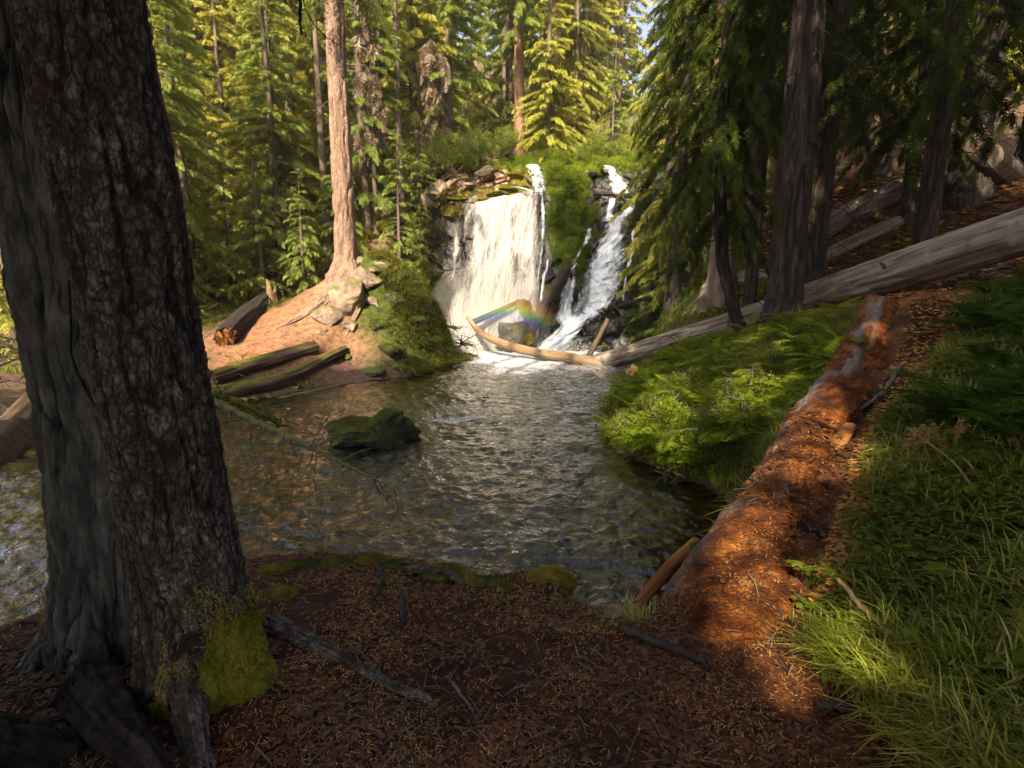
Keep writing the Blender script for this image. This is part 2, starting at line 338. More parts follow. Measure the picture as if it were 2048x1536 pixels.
def CL(u, v, off=.1):      # where it meets the cliff
    d = ray(u, v); t = np.arange(18, 40, .01); p = CAM+t[:, None]*d
    k = np.argmax(p[:, 1] > cliffY(p[:, 0], p[:, 2])-off); return p[k]
# ground colours (what the ground is made of, region by region): x, y, radius, colour
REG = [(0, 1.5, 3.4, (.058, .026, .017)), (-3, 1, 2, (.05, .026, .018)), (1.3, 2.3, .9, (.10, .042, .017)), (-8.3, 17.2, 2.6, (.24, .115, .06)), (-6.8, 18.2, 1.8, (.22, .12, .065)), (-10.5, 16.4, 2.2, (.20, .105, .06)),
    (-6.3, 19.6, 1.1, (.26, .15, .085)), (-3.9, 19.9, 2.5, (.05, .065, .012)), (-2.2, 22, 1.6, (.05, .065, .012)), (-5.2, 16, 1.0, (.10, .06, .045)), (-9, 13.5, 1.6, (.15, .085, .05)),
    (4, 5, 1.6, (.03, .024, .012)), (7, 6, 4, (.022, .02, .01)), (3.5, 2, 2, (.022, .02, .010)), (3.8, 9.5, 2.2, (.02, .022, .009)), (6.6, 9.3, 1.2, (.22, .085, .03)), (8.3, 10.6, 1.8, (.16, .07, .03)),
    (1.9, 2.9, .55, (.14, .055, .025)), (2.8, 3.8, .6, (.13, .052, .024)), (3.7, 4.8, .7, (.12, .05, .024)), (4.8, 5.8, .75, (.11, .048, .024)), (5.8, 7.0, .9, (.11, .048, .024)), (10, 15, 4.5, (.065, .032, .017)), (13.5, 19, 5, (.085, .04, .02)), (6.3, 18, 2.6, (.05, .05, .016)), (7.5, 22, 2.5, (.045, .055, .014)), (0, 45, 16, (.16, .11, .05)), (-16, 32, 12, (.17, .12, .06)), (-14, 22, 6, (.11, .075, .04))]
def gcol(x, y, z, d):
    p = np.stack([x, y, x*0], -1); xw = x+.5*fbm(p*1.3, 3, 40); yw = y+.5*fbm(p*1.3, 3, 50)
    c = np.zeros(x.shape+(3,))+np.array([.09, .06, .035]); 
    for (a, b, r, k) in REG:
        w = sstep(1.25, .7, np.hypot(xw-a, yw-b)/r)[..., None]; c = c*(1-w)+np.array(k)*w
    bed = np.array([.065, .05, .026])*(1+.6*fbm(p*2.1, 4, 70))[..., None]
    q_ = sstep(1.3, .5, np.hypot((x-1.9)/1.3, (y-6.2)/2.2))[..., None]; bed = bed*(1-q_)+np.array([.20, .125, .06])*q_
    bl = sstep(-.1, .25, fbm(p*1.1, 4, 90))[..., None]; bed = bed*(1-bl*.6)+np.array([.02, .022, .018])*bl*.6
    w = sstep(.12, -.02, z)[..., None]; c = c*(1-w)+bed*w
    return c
# polar sheet, dense in front of the camera
ang = np.concatenate([np.linspace(-62, 62, 560), np.linspace(64, 296, 60)])*pi/180
rr = np.exp(np.linspace(math.log(.35), math.log(60), 520)); rr = np.concatenate([[.01], rr, np.exp(np.linspace(math.log(62), math.log(500), 30))])
RR, AA = np.meshgrid(rr, ang, indexing='ij'); X = RR*np.sin(AA); Y = RR*np.cos(AA)
Xc = np.clip(X, -59, 59); Yc = np.clip(Y, -29, 119)
Z = height(Xc, Yc)+np.maximum(0, np.hypot(X-Xc, Y-Yc))*.08
mb = MB(); mb.add(np.stack([X, Y, Z], -1), gridF(len(rr), len(ang), True))
D_ = sd(Xc, Yc)
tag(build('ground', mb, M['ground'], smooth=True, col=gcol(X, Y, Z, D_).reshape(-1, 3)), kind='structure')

# ---------------------------------------------------------------- water
def water_mat():
    N = NT('river_water'); v = N.coord((1, .7, 1)); g = N.n('NewGeometry').outputs['Position']
    n1 = N.noise(v, 2.2, 3, .5, .6); n2 = N.noise(v, 7, 4, .6, .8); n3 = N.noise(v, 24, 3, .6)
    h = N.mth('ADD', N.mth('MULTIPLY', n1, 1.2), N.mth('ADD', N.mth('MULTIPLY', n2, .7), N.mth('MULTIPLY', n3, .16)))
    sv = N.n('MapRange', {0: N.noise(N.coord((1, .6, 1)), .55, 3), 1: .35, 2: .65, 3: .35, 4: 1.}).outputs[0]; sv = N.mth('MULTIPLY', sv, N.n('SeparateXYZ', {0: N.attr('flow', 'Vector')}).outputs[0])
    b = N.n('Bump', {'Strength': sv, 'Distance': .13, 'Height': h}).outputs[0]
    gl = N.n('BsdfGlossy', {0: (1, 1, 1, 1), 1: .06, 'Normal': b}).outputs[0]
    tr = N.n('BsdfTransparent', {0: (.40, .35, .23, 1)}).outputs[0]
    fr = N.n('Fresnel', {0: 1.36, 1: b}).outputs[0]
    fr = N.mth('ADD', N.mth('MULTIPLY', fr, 1.9), .02, clamp=True)
    w = N.n('MixShader', {0: fr, 1: tr, 2: gl}).outputs[0]
    fm = N.noise(N.coord((1.1, 2.2, 1)), 3.2, 9, .8, 1.5); f = N.mth('ADD', fm, N.mth('MULTIPLY', N.attr('tint'), .62))
    f = N.n('MapRange', {0: f, 1: .74, 2: .90, 4: .85}).outputs[0]
    fo = N.n('BsdfDiffuse', {0: (.5, .53, .55, 1)}).outputs[0]
    w = N.n('MixShader', {0: f, 1: w, 2: fo}).outputs[0]
    N.t.links.new(w, N.out.inputs[0]); return N.m
wr = np.exp(np.linspace(math.log(2), math.log(34), 520)); wa = np.linspace(-72, 40, 620)*pi/180
RR, AA = np.meshgrid(wr, wa, indexing='ij'); X = RR*np.sin(AA); Y = RR*np.cos(AA)
p = np.stack([X+.3*Y, Y, X*0], -1)
turb = sstep(14, 24, Y); foam_glint = sstep(20.0, 24.5, Y)*.75
for (u, v, r, a) in [(885, 842, .5, .34), (930, 838, .4, .3), (990, 860, 1.4, .22), (1040, 760, 2.2, .30), (1000, 800, 2., .2), (1100, 900, 1.2, .22), (1130, 830, 1.2, .24), (1010, 725, 2, .5), (60, 1110, .9, .34), (90, 1190, .8, .32), (560, 1010, .8, .12), (920, 930, .8, .2), (1250, 740, 1.2, .3), (1100, 735, 3, .35)]:
    d = ray(u, v); c = CAM+d*(2.8/-d[2]); foam_glint = foam_glint+.75*a*np.exp(-(((X-c[0])*.8)**2+((Y-c[1])*1.1)**2)/r**2)
Z = (.045+.035*turb)*fbm(p*1.5, 3, 21)+(.030+.03*turb)*(1-np.abs(fbm(p*np.array([3.2, 4.5, 1]), 3, 33))*2)+.010*fbm(p*9, 2, 44)
Z = Z+.05*np.clip(foam_glint, 0, 1)*fbm(p*4, 2, 3)+.004
foam_glint = foam_glint+.30*np.exp(-((X-.3-.6*np.sin(Y*.35))/1.6)**2)*sstep(6, 13, Y)*np.clip(.45+1.3*fbm(p*np.array([.9, .5, 1]), 3, 12), 0, 1)+.30*sstep(17, 21, Y)*np.clip(.4+fbm(p*.7, 3, 14), 0, 1)  # the centre streak of foam also stands in for white glints
D_ = river_sd(X, Y); keep = D_ < .5
F = gridF(*X.shape); F = F[keep.ravel()[F].all(1)]
mb = MB(); mb.add(np.stack([X, Y, Z], -1), F, np.clip(foam_glint, 0, 1).ravel())
used = np.unique(F); remap = np.zeros(X.size, int); remap[used] = np.arange(len(used))
mb2 = MB(); mb2.add(mb.V[0][used], remap[F], mb.T[0][used])
calm = .18+.82*sstep(0, -1.3, D_.ravel()[used]); tag(build('water', mb2, water_mat(), smooth=True, uv=np.stack([calm, calm, calm], 1)), kind='structure')

def fuzz(mb, P, N_, L, w, rng, droop=.3, t=None):
    """short moss or grass strands at points P along N_"""
    n = len(P); s = unit(np.cross(N_, rng.randn(n, 3))); D = unit(N_+rng.randn(n, 3)*.45); l = (L*rng.uniform(.5, 1.3, n))[:, None]; ww = s*w
    t = rng.rand(n) if t is None else t
    a = P-D*l*.08; b = a+D*l*.6; c = b+unit(D+np.array([0, 0, -droop*2]))*l*.5
    V = np.stack([a-ww, a+ww, b+ww*.7, b-ww*.7, c], 1).reshape(-1, 3); k = np.arange(n)[:, None]*5
    mb.add(V, k+np.array([[0, 1, 2, 3]]), np.repeat(t, 5)); mb.F.append((k+np.array([[3, 2, 4]]))+mb.n-len(V))
def surf_pts(o_mb, n, rng, cond=None):
    V = o_mb.V[0]; F = o_mb.F[0]; c = V[F].mean(1); nn = np.cross(V[F[:, 2]]-V[F[:, 0]], V[F[:, 3]]-V[F[:, 1]]); ar = np.linalg.norm(nn, axis=1); nn = nn/(ar[:, None]+1e-12)
    p = ar*(cond(c, nn) if cond else 1); k = rng.choice(len(F), n, p=p/p.sum()); b = rng.rand(n, 4); b /= b.sum(1)[:, None]
    return (V[F[k]]*b[..., None]).sum(1), nn[k]
# ---------------------------------------------------------------- cliff
nx, nz = 520, 330
xs = np.linspace(-8.5, 11, nx); zs = np.linspace(-.6, 10.3, nz); XX, ZZ = np.meshgrid(xs, zs)
YY = cliffY(XX, ZZ); p = np.stack([XX, YY, ZZ], -1)
d1, d2, cv = vor(p*np.array([.75, .5, .55])+.35*fbm(p*.9, 3, 5)[..., None], 3)
e1, e2, ev = vor(p*np.array([2.1, 1.2, 1.7])+.3*fbm(p*2, 2, 8)[..., None], 4)
q = -(cv-.5)*1.0-(ev-.5)*.42+.35*fbm(p*1.3, 5, 9)+.25*np.exp(-((d2-d1)/.08)**2)+.10*np.exp(-((e2-e1)/.1)**2)
wfall = sstep(-4.4, -3.6, XX)*(1-sstep(1.5, 2.2, XX))
q = q*(1-.62*wfall*(ZZ < lip(XX)))
# the mossy buttress between the falls bulges out
q = q-1.0*np.exp(-(((XX-2.75-.10*(ZZ-5))/1.0)**2))*sstep(1.4, 3.2, ZZ)*(1-sstep(8.6, 9.8, ZZ))
YY = YY+q
def region(x, z, a, b, rx, rz): return np.exp(-(((x-a)/rx)**2+((z-b)/rz)**2))
xw = XX+.5*fbm(p*1.1, 3, 60); zw = ZZ+.5*fbm(p*1.1, 3, 61)
col = np.zeros(XX.shape+(3,))+np.array([.05, .045, .04])
def paint(w, c):
    global col; w = np.clip(w, 0, 1)[..., None]; col = col*(1-w)+np.array(c)*w
tan = sstep(.35, .75, region(xw, zw, -2.6, 8.2, 2.6, 1.3)+region(xw, zw, .1, 8.9, 1.2, .7)); paint(tan, (.42, .29, .18))
dirt = sstep(.4, .7, region(xw, zw, -5.6, 6.6, 1.5, 1.6)); paint(dirt*.8, (.17, .115, .07))
mo = sstep(.46, .56, fbm(p*1.5, 5, 71)*.5+.5)
ym = sstep(.3, .6, region(xw, zw, .55, 8.25, .6, .55)+region(xw, zw, -.4, 7.75, .9, .25)+region(xw, zw, -2.9, 6.9, .8, .35)+region(xw, zw, -4.3, 3.6, .55, .8)+region(xw, zw, .9, 8.8, .45, .35)); paint(ym, (.22, .22, .015))
bt = sstep(.35, .6, region(xw, zw, 2.8, 5.6, 1.1, 2.3)+region(xw, zw, 2.6, 8.4, 1.3, 1.0)); paint(bt*(.6+.4*mo), (.055, .075, .010))
rt = sstep(5.3, 6.3, xw-.12*(zw-4)); paint(rt*(.3+.7*mo), (.05, .07, .012))
lf = sstep(-3.4, -4.4, xw); paint(lf*mo*(1-dirt)*.8, (.05, .06, .012))
paint(sstep(.5, .8, region(xw, zw, .4, 1.0, 1., .8)), (.2, .22, .015))
mb = MB(); mb.add(np.stack([XX, YY, ZZ], -1), gridF(nz, nx)[:, ::-1])
tag(build('cliff', mb, M['cliff'], smooth=False, col=col.reshape(-1, 3)), kind='structure')
CLY = YY
def cliff_fuzz(name, n, cond, L, w, mat, lab, droop=1.6):
    r_ = np.random.RandomState(n); P, Nn = surf_pts(mb, n, r_, cond); Nn = -Nn*np.sign(Nn[:, 1:2]+1e-9); f = MB()
    fuzz(f, P, unit(Nn+np.array([0, 0, .5])), L, w, r_, droop, np.clip(.45+.5*fbm(P*1.2, 3, 4)+.12*r_.randn(n), 0, 1)); return tag(build(name, f, mat), kind='stuff')
CLIFFMB = mb
rg = lambda c, a, b_, rx, rz: np.exp(-(((c[:, 0]-a)/rx)**2+((c[:, 2]-b_)/rz)**2))
cliff_fuzz('cliff_moss', 26000, lambda c, n: sstep(.3, .6, rg(c, 2.8, 5.6, 1.05, 2.4)+rg(c, 2.5, 8.4, 1.2, .9)+.25*fbm(c*1.5, 3, 2)), .30, .012, M['fern'], '')
cliff_fuzz('cliff_top_grass', 22000, lambda c, n: sstep(.25, .5, rg(c, 3.2, 9.8, 6, .55)*(c[:, 2] > 9.0)+rg(c, -4.6, 8.2, 2.2, 1.)*np.clip(.3+fbm(c*1.1, 3, 19), 0, 1)), .36, .014, M['fern'], '')
cliff_fuzz('slope_moss', 22000, lambda c, n: sstep(5.6, 6.4, c[:, 0]-.12*(c[:, 2]-4))*np.clip(.3+fbm(c*1.1, 3, 9), 0, 1)+sstep(-3.7, -4.6, c[:, 0])*np.clip(.3+fbm(c*1.1, 3, 9), 0, 1), .26, .012, M['moundgrass'], '')
cliff_fuzz('lip_moss', 12000, lambda c, n: sstep(.30, .5, rg(c, -2.2, 8.0, 2.2, .5)*np.clip(fbm(c*1.3, 3, 29)+.35, 0, 1)*1.2+rg(c, -3.0, 7.0, .9, .35)+rg(c, -1.0, 7.75, 1.3, .25)+rg(c, .5, 8.3, .6, .6)+.2*fbm(c*2, 3, 2)), .16, .012, M['goldfuzz'], '', .8)
def cliffsurf(x, z):
    return _bil(-8.5, -.6, 1, CLY, (np.asarray(x)+8.5)/(19.5/(nx-1))-8.5, (np.asarray(z)+.6)/(10.9/(nz-1))-.6)

# ---------------------------------------------------------------- the waterfalls
def fall_mat(name, sx, sz, lo, hi, warm=(.50, .485, .46)):
    N = NT(name); f = N.attr('flow', 'Vector'); v = N.n('Mapping', {0: f, 3: (sx, sz, 1)}).outputs[0]
    a = N.noise(v, 1., 6, .62, .25); v2 = N.n('Mapping', {0: f, 3: (sx*5, sz*5, 1)}).outputs[0]; b = N.noise(v2, 1., 4, .7, .4)
    k = N.mth('ADD', N.mth('MULTIPLY', a, .62), N.mth('MULTIPLY', b, .38))
    k = N.mth('ADD', k, N.mth('MULTIPLY', N.mth('SUBTRACT', N.attr('tint'), .5), .55))
    al = N.n('MapRange', {0: k, 1: lo, 2: hi}).outputs[0]
    d = N.n('BsdfDiffuse', {0: (*warm, 1)}).outputs[0]; t = N.n('BsdfTranslucent', {0: (*warm, 1)}).outputs[0]
    m = N.n('MixShader', {0: .3, 1: d, 2: t}).outputs[0]
    m = N.n('MixShader', {0: al, 1: N.n('BsdfTransparent').outputs[0], 2: m}).outputs[0]
    N.t.links.new(m, N.out.inputs[0]); return N.m
MF = fall_mat('falling_water', 3.2, .6, .43, .68); MC = fall_mat('rushing_water', 4.5, 1.7, .40, .60, (.74, .82, .90));  # cascade water has a bluish shade tone put into its colour
def sheet(name, P, dens, seed, mat, parent, amp=.1, stretch=(2.5, .5)):
    """P (rows, cols, 3) grid of points, dens same shape; flow coordinates in metres"""
    du = np.concatenate([np.zeros((P.shape[0], 1)), np.cumsum(np.linalg.norm(np.diff(P, axis=1), axis=2), 1)], 1)
    dv = np.concatenate([np.zeros((1, P.shape[1])), np.cumsum(np.linalg.norm(np.diff(P, axis=0), axis=2), 0)], 0)
    fl = np.stack([du+seed*3.7, dv, du*0+seed], -1)
    n = fbm(fl*np.array([stretch[0], stretch[1], 1]), 4, seed)
    P = P.copy(); P[..., 1] -= amp*(n+.3)*np.minimum(1, dv*2)
    m = MB(); m.add(P, gridF(*P.shape[:2])[:, ::-1], dens.ravel())
    return build(name, m, mat, parent, smooth=True, uv=fl.reshape(-1, 3), origin=np.array(parent.location))
wf = tag(empty('waterfall', (-1, 25.6, 0)), 'broad curtain waterfall in sunlight dropping over a wide rock ledge', 'waterfall')
for L in range(2):
    r, c = 150, 170; t = np.linspace(0, 1, r)[:, None]; s = np.linspace(0, 1, c)[None]
    xl = -2.45-1.25*t**.8; xr = 1.55-.05*t; x = xl+(xr-xl)*s
    zt = lip(-2.45+4*s)-.02; z = zt*(1-t)-.05*t+.12*(fbm(np.stack([x*1.7, x*0, x*0], -1), 3, 4))*(1-t)
    y = cliffY(x, z)-.16-.16*L-.42*np.sin(np.clip(t*1.6, 0, 1)*pi*.5)-.25*t
    xx = x+0*z
    dens = .62-.10*L-.5*sstep(.13, 0, s)-.5*sstep(.86, 1, s)+.12*sstep(.35, .9, t)+.10*np.exp(-((s-.42)/.22)**2)-.10*sstep(.3, .22, s)*sstep(.1, .3, t)*sstep(.8, .4, t)
    dens = dens+0*x; dens = dens-.22*sstep(.34, .08, s)*sstep(.05, .2, t)*sstep(.75, .5, t)+.16*np.exp(-((s-.33)/.12)**2)*sstep(.35, .1, t)-.10*np.exp(-((t-.42-.12*np.sin(s*9))/.05)**2)
    dens = dens+.26*fbm(np.stack([x*2.3+.12*z, z*.16, x*0+L+7], -1), 3, 57)+.30*fbm(np.stack([x*.9+.1*z, z*.22, x*0+L], -1), 3, 50+L)
    dens = dens-.15*np.exp(-(((x+.0-.25*(7-z)*.1)/.16)**2))*sstep(.75, .5, t)-.22*np.exp(-((x-1.02)/.13)**2)*sstep(.5, .3, t)-.2*np.exp(-((x+2.0+.12*(7-z))/.22)**2)*sstep(.55, .35, t)
    sheet('water_curtain', np.stack([xx, y, z], -1), np.clip(dens, 0, 1), L, MF, wf, .16)
def ribbon(name, px, parent, seed, mat, off=.25, dens=.62, rows=90, cols=26, amp=.12):
    """px: (u, v, width in photo pixels) down the stream, laid on the cliff"""
    q = np.array([[*CL(u, v, off), w] for (u, v, w) in px]); q = smoothpath(q, rows)
    sc_ = q[:, 3]/1024*q[:, 1]; s = np.linspace(-.5, .5, cols)
    P = np.zeros((rows, cols, 3)); P[..., 0] = q[:, :1]+s*sc_[:, None]; P[..., 2] = q[:, 2:3]
    P[..., 1] = np.minimum(q[:, 1:2], cliffsurf(P[..., 0], P[..., 2])-.06)-.18*np.cos(s*pi)
    P[..., 0] += .06*fbm(np.stack([P[..., 0]*2, P[..., 2]*3, P[..., 0]*0], -1), 3, seed)
    d = dens-.6*(np.abs(s)*2)**2+0*P[..., 0]+.15*fbm(P*1.5, 3, seed+5)
    return sheet(name, P, np.clip(d, 0, 1), seed, mat, parent, amp, (3, 1.5))
ribbon('feeder_chute', [(1064, 330, 34), (1072, 348, 44), (1078, 366, 40), (1080, 385, 30)], wf, 9, MC, .5, .56)
ribbon('feeder_chute', [(1020, 374, 16), (1045, 378, 22), (1070, 386, 24)], wf, 10, MC, .4, .5, 40)
ribbon('side_strand', [(950, 392, 30), (934, 410, 34), (922, 440, 26), (915, 480, 20), (905, 560, 16)], wf, 11, MF, .4, .5)
ribbon('side_strand', [(1082, 380, 10), (1086, 440, 12), (1084, 500, 10), (1076, 560, 8)], wf, 12, MC, .5, .5)
ribbon('side_strand', [(1096, 520, 6), (1088, 560, 9), (1082, 600, 7), (1080, 640, 6)], wf, 13, MC, .6, .7)
cw = tag(empty('cascade', (4, 25, 0)), 'narrow bluish white cascade tumbling down dark rocks right of the broad curtain', 'cascade')
ribbon('upper_chute', [(1214, 332, 30), (1222, 345, 34), (1236, 366, 50), (1242, 388, 46)], cw, 20, MC, .5, .55)
ribbon('water_strand', [(1228, 398, 16), (1222, 415, 14), (1218, 430, 16), (1222, 442, 34)], cw, 21, MC, .6, .85)
ribbon('water_strand', [(1268, 398, 26), (1262, 415, 30), (1250, 430, 30), (1232, 444, 36)], cw, 22, MC, .6, .68)
ribbon('main_chute', [(1228, 432, 30), (1228, 460, 46), (1217, 500, 72), (1207, 540, 92), (1197, 580, 96), (1180, 615, 84), (1150, 645, 62), (1120, 675, 72), (1095, 700, 100), (1085, 712, 120)], cw, 23, MC, .75, .72, 170, 44, .2)
ribbon('water_strand', [(1178, 458, 14), (1170, 480, 18), (1160, 500, 16), (1148, 520, 14), (1140, 550, 22), (1134, 590, 36), (1130, 630, 44), (1134, 655, 44)], cw, 24, MC, .6, .62, 110)
ribbon('water_strand', [(1266, 460, 12), (1262, 500, 10), (1256, 530, 12), (1250, 560, 8), (1246, 600, 6)], cw, 25, MC, .6, .55, 90)
# ---------------------------------------------------------------- foliage templates
def frond_template(npair, wid, ang=52, sub=0, seed=0, curl=.12):
    """a flat hemlock-like spray one unit long in the xy plane"""
    r = np.random.RandomState(seed); V = []; F = []
    def kite(o, d, L, w, zz):
        d = np.array(d); n = np.array([-d[1], d[0]]); k = len(V)
        for (a, b) in ((0, 0), (.35, .5), (1, 0), (.35, -.5)):
            p = o+d*a*L+n*b*w; V.append([p[0], p[1], zz-curl*(p[0]**2)-.25*curl*abs(p[1])+.01*r.randn()])
        F.append([k, k+1, k+2, k+3])
    kite(np.array([0, 0.]), (1, 0), 1., wid*.8, 0)
    for i in range(npair):
        t = (i+.6)/npair
        for sgn in (-1, 1):
            L = (.46*(1-t)**.8+.07)*(.8+.4*r.rand()); a = radians(ang-12*t+8*r.randn())
            o = np.array([t*.95+.02*r.randn(), 0]); d = (cos(a), sgn*sin(a))
            if sub:
                kite(o, d, L, wid*.35, .005)
                for j in range(sub):
                    u = (j+.7)/sub
                    for s2 in (-1, 1):
                        a2 = sgn*a+s2*radians(48); kite(o+np.array(d)*L*u*.95, (cos(a2), sin(a2)), L*.42*(1-.6*u), wid*.42, .0)
            else: kite(o, d, L, wid, .005)
    return np.array(V, float), np.array(F)
T_coarse = frond_template(3, .22, 50, 0, 1); T_mid = frond_template(6, .085, 52, 0, 2); T_fine = frond_template(6, .06, 52, 4, 3)
def place_fronds(mb, tpl, O, D, L, tint, rng, roll=.4, up=None):
    """O origins, D unit directions, L lengths"""
    n = len(O); up = np.tile([0, 0, 1.], (n, 1)) if up is None else up
    Yd = unit(np.cross(up, D)); Zd = np.cross(D, Yd); a = rng.randn(n)*roll
    Y2 = Yd*np.cos(a)[:, None]+Zd*np.sin(a)[:, None]; Z2 = np.cross(D, Y2); l = L[:, None]
    inst(mb, tpl[0], tpl[1], D*l, Y2*l, Z2*l, O, tint)
def rm(a):   # array mask helper
    return np.asarray(a)
def conifer_geo(seed, H, R, zb, nb, per, fl, tpl, droop=.35, rise=.15, r0=.3, keep=None, trunkn=10, roll=1.25, shape=.8, bare=0, offs=(0, 0, 0), lean=(0, 0), tlo=.25, barelen=1.2, gap=0, bend=None):
    rng = np.random.RandomState(seed)
    wood = MB(); fol = MB()
    zz = np.linspace(0, H, 16); c = np.stack([lean[0]*zz+.05*H/20*np.sin(zz*.5+seed), lean[1]*zz+.05*np.cos(zz*.4+seed), zz-.3*(zz == 0)], 1)
    if bend is not None: c[:, :2] += np.stack([np.interp(zz, [b[0] for b in bend], [b[k] for b in bend]) for k in (1, 2)], 1)
    rad = r0*(1-zz/H)**.75*(1+.55*np.exp(-zz/(.7+r0*1.5)))+.012
    zf = np.concatenate([np.linspace(0, min(3., H*.2), 10)[:-1], np.linspace(min(3., H*.2), H, 16)])
    cf = np.stack([np.interp(zf, zz, c[:, k]) for k in range(3)], 1); rf = r0*(1-zf/H)**.75*(1+.5*np.exp(-zf/(.3+r0)))+.012
    tube(wood, cf, rf, trunkn, .5, True, .12, seed)
    z = zb+(H-zb)*np.sort(rng.rand(nb))**.9; az = rng.rand(nb)*2*pi
    t = (z-zb)/(H-zb); L = R*((1-t)**shape*(.55+.45*np.minimum(1, t*4+.25))+.04)*rng.uniform(.65, 1.15, nb)
    cx = np.stack([np.interp(z, zz, c[:, k]) for k in range(2)], 1)
    dh = np.stack([np.cos(az), np.sin(az)], 1); ri = rise*(t*1.6-.35)+rng.randn(nb)*.06; dr = droop*(1.1-.7*t)/np.maximum(L, .6)
    def pt(k, s):
        d = L[k]*s
        return np.concatenate([cx[k]+dh[k]*d[:, None], (z[k]+ri[k]*d-dr[k]*d*d)[:, None]], 1)
    for k in range(nb):
        s = np.linspace(0, 1, 5); P = pt(np.full(5, k), s); tube(wood, P, np.linspace(.012+.010*L[k], .004, 5), 3, .3, False)
    cnt = np.maximum(2, (per*L/R*1.3).astype(int)+1)
    K = np.repeat(np.arange(nb), cnt); s = rng.uniform(.12, 1, len(K))**.75
    tipi = np.concatenate([[0], np.cumsum(cnt)[:-1]]); s[tipi] = .93
    if gap:
        g = vn(np.stack([np.cos(az[K])*2, np.sin(az[K])*2, z[K]*.8], 1)+seed, 3); m = g > gap; K = K[m]; s = s[m]; tipmask = None
    O = pt(K, s); side = np.where(rng.rand(len(K)) < .5, -1, 1)*rng.uniform(.3, 1.15, len(K)); side = np.where(s > .9, side*.15, side)
    a = az[K]+side; slope = ri[K]-2*dr[K]*L[K]*s-.22+rng.randn(len(K))*.16
    slope = slope-.35*s; D = unit(np.stack([np.cos(a), np.sin(a), slope], 1)); ln = fl*rng.uniform(.6, 1.2, len(K))*(1-.35*t[K])
    ti = tlo+.45*s**1.5*rng.uniform(.5, 1.3, len(K))+rng.randn(len(K))*.08+.12*fbm(O*.35, 2, seed)
    if keep is not None:
        m = keep(O+np.array(offs)+D*ln[:, None]*.5, rng); O, D, ln, ti = O[m], D[m], ln[m], ti[m]
    place_fronds(fol, tpl, O, D, ln, np.clip(ti, 0, 1), rng, roll)
    # dead lower branches
    for k in range(bare):
        zk = rng.uniform(zb*.25, zb); a = rng.rand()*2*pi; l = barelen*rng.uniform(.3, 1)
        b = np.array([np.interp(zk, zz, c[:, 0]), np.interp(zk, zz, c[:, 1]), zk]); d = np.array([cos(a), sin(a), 0])
        P = np.array([b+d*l*q+np.array([0, 0, .05*q-rng.uniform(.3, .6)*l*q*q]) for q in np.linspace(0, 1, 6)]); tube(wood, P, np.linspace(.02, .004, 6), 3, .2, False)
    return wood, fol
def conifer(name, loc, label, group, bark, folm, rz=0, cat='tree', **kw):
    o = tag(empty(name, loc, rz), label, cat, group)
    w, f = conifer_geo(**kw); build('trunk', w, bark, o, True); build('crown', f, folm, o, False)
    return o
RG = np.random.RandomState(5)
# ---------------------------------------------------------------- the forest (prototypes, then copies)
protos = {}
def proto(key, bark, folm, **kw):
    w, f = conifer_geo(**kw)
    protos[key] = (build('trunk', w, bark, None, True), build('crown', f, folm, None, False))
proto('tall1', M['barkfar'], M['fol'], seed=11, H=25, R=3.4, zb=2., nb=190, per=88, fl=.48, tpl=T_mid, r0=.28, bare=16)
proto('tall2', M['barkfar'], M['folgold'], seed=12, H=28, R=3.5, zb=2.5, nb=190, per=88, fl=.48, tpl=T_mid, r0=.30, droop=.55, bare=14)
proto('tall3', M['barkfar'], M['folgold'], seed=13, H=22, R=3.0, zb=1.5, nb=190, per=80, fl=.46, tpl=T_mid, r0=.24, shape=1.0, bare=10)
proto('tall4', M['barkred'], M['fol'], seed=14, H=30, R=3.4, zb=6.5, nb=160, per=82, fl=.48, tpl=T_mid, r0=.36, bare=24, gap=.15)
proto('young1', M['barkfar'], M['fol'], seed=15, H=9, R=2.0, zb=.6, nb=90, per=24, fl=.42, tpl=T_mid, r0=.11, shape=1., bare=3)
proto('young2', M['barkfar'], M['folgold'], seed=16, H=6, R=1.5, zb=.3, nb=80, per=20, fl=.36, tpl=T_mid, r0=.08, shape=1., bare=0)
proto('far1', M['barkfar'], M['fol'], seed=17, H=26, R=3.6, zb=3, nb=150, per=34, fl=.68, tpl=T_coarse, r0=.3, bare=0)
proto('far2', M['barkfar'], M['folgold'], seed=18, H=29, R=3.7, zb=4, nb=150, per=34, fl=.68, tpl=T_coarse, r0=.3, bare=0, gap=.2)
used_proto = set()
def plant(key, x, y, s, rz, label, group, name='conifer', cat='tree', z=None):
    o = tag(empty(name, (x, y, float(height(x, y)) if z is None else z), rz, s), label, cat, group)
    for q in protos[key]:
        if key in used_proto:
            q = q.copy(); sc.collection.objects.link(q)
        q.parent = o
    used_proto.add(key); return o
placed = []
def free(x, y, r):
    return all((x-a)**2+(y-b)**2 > r*r for a, b in placed)
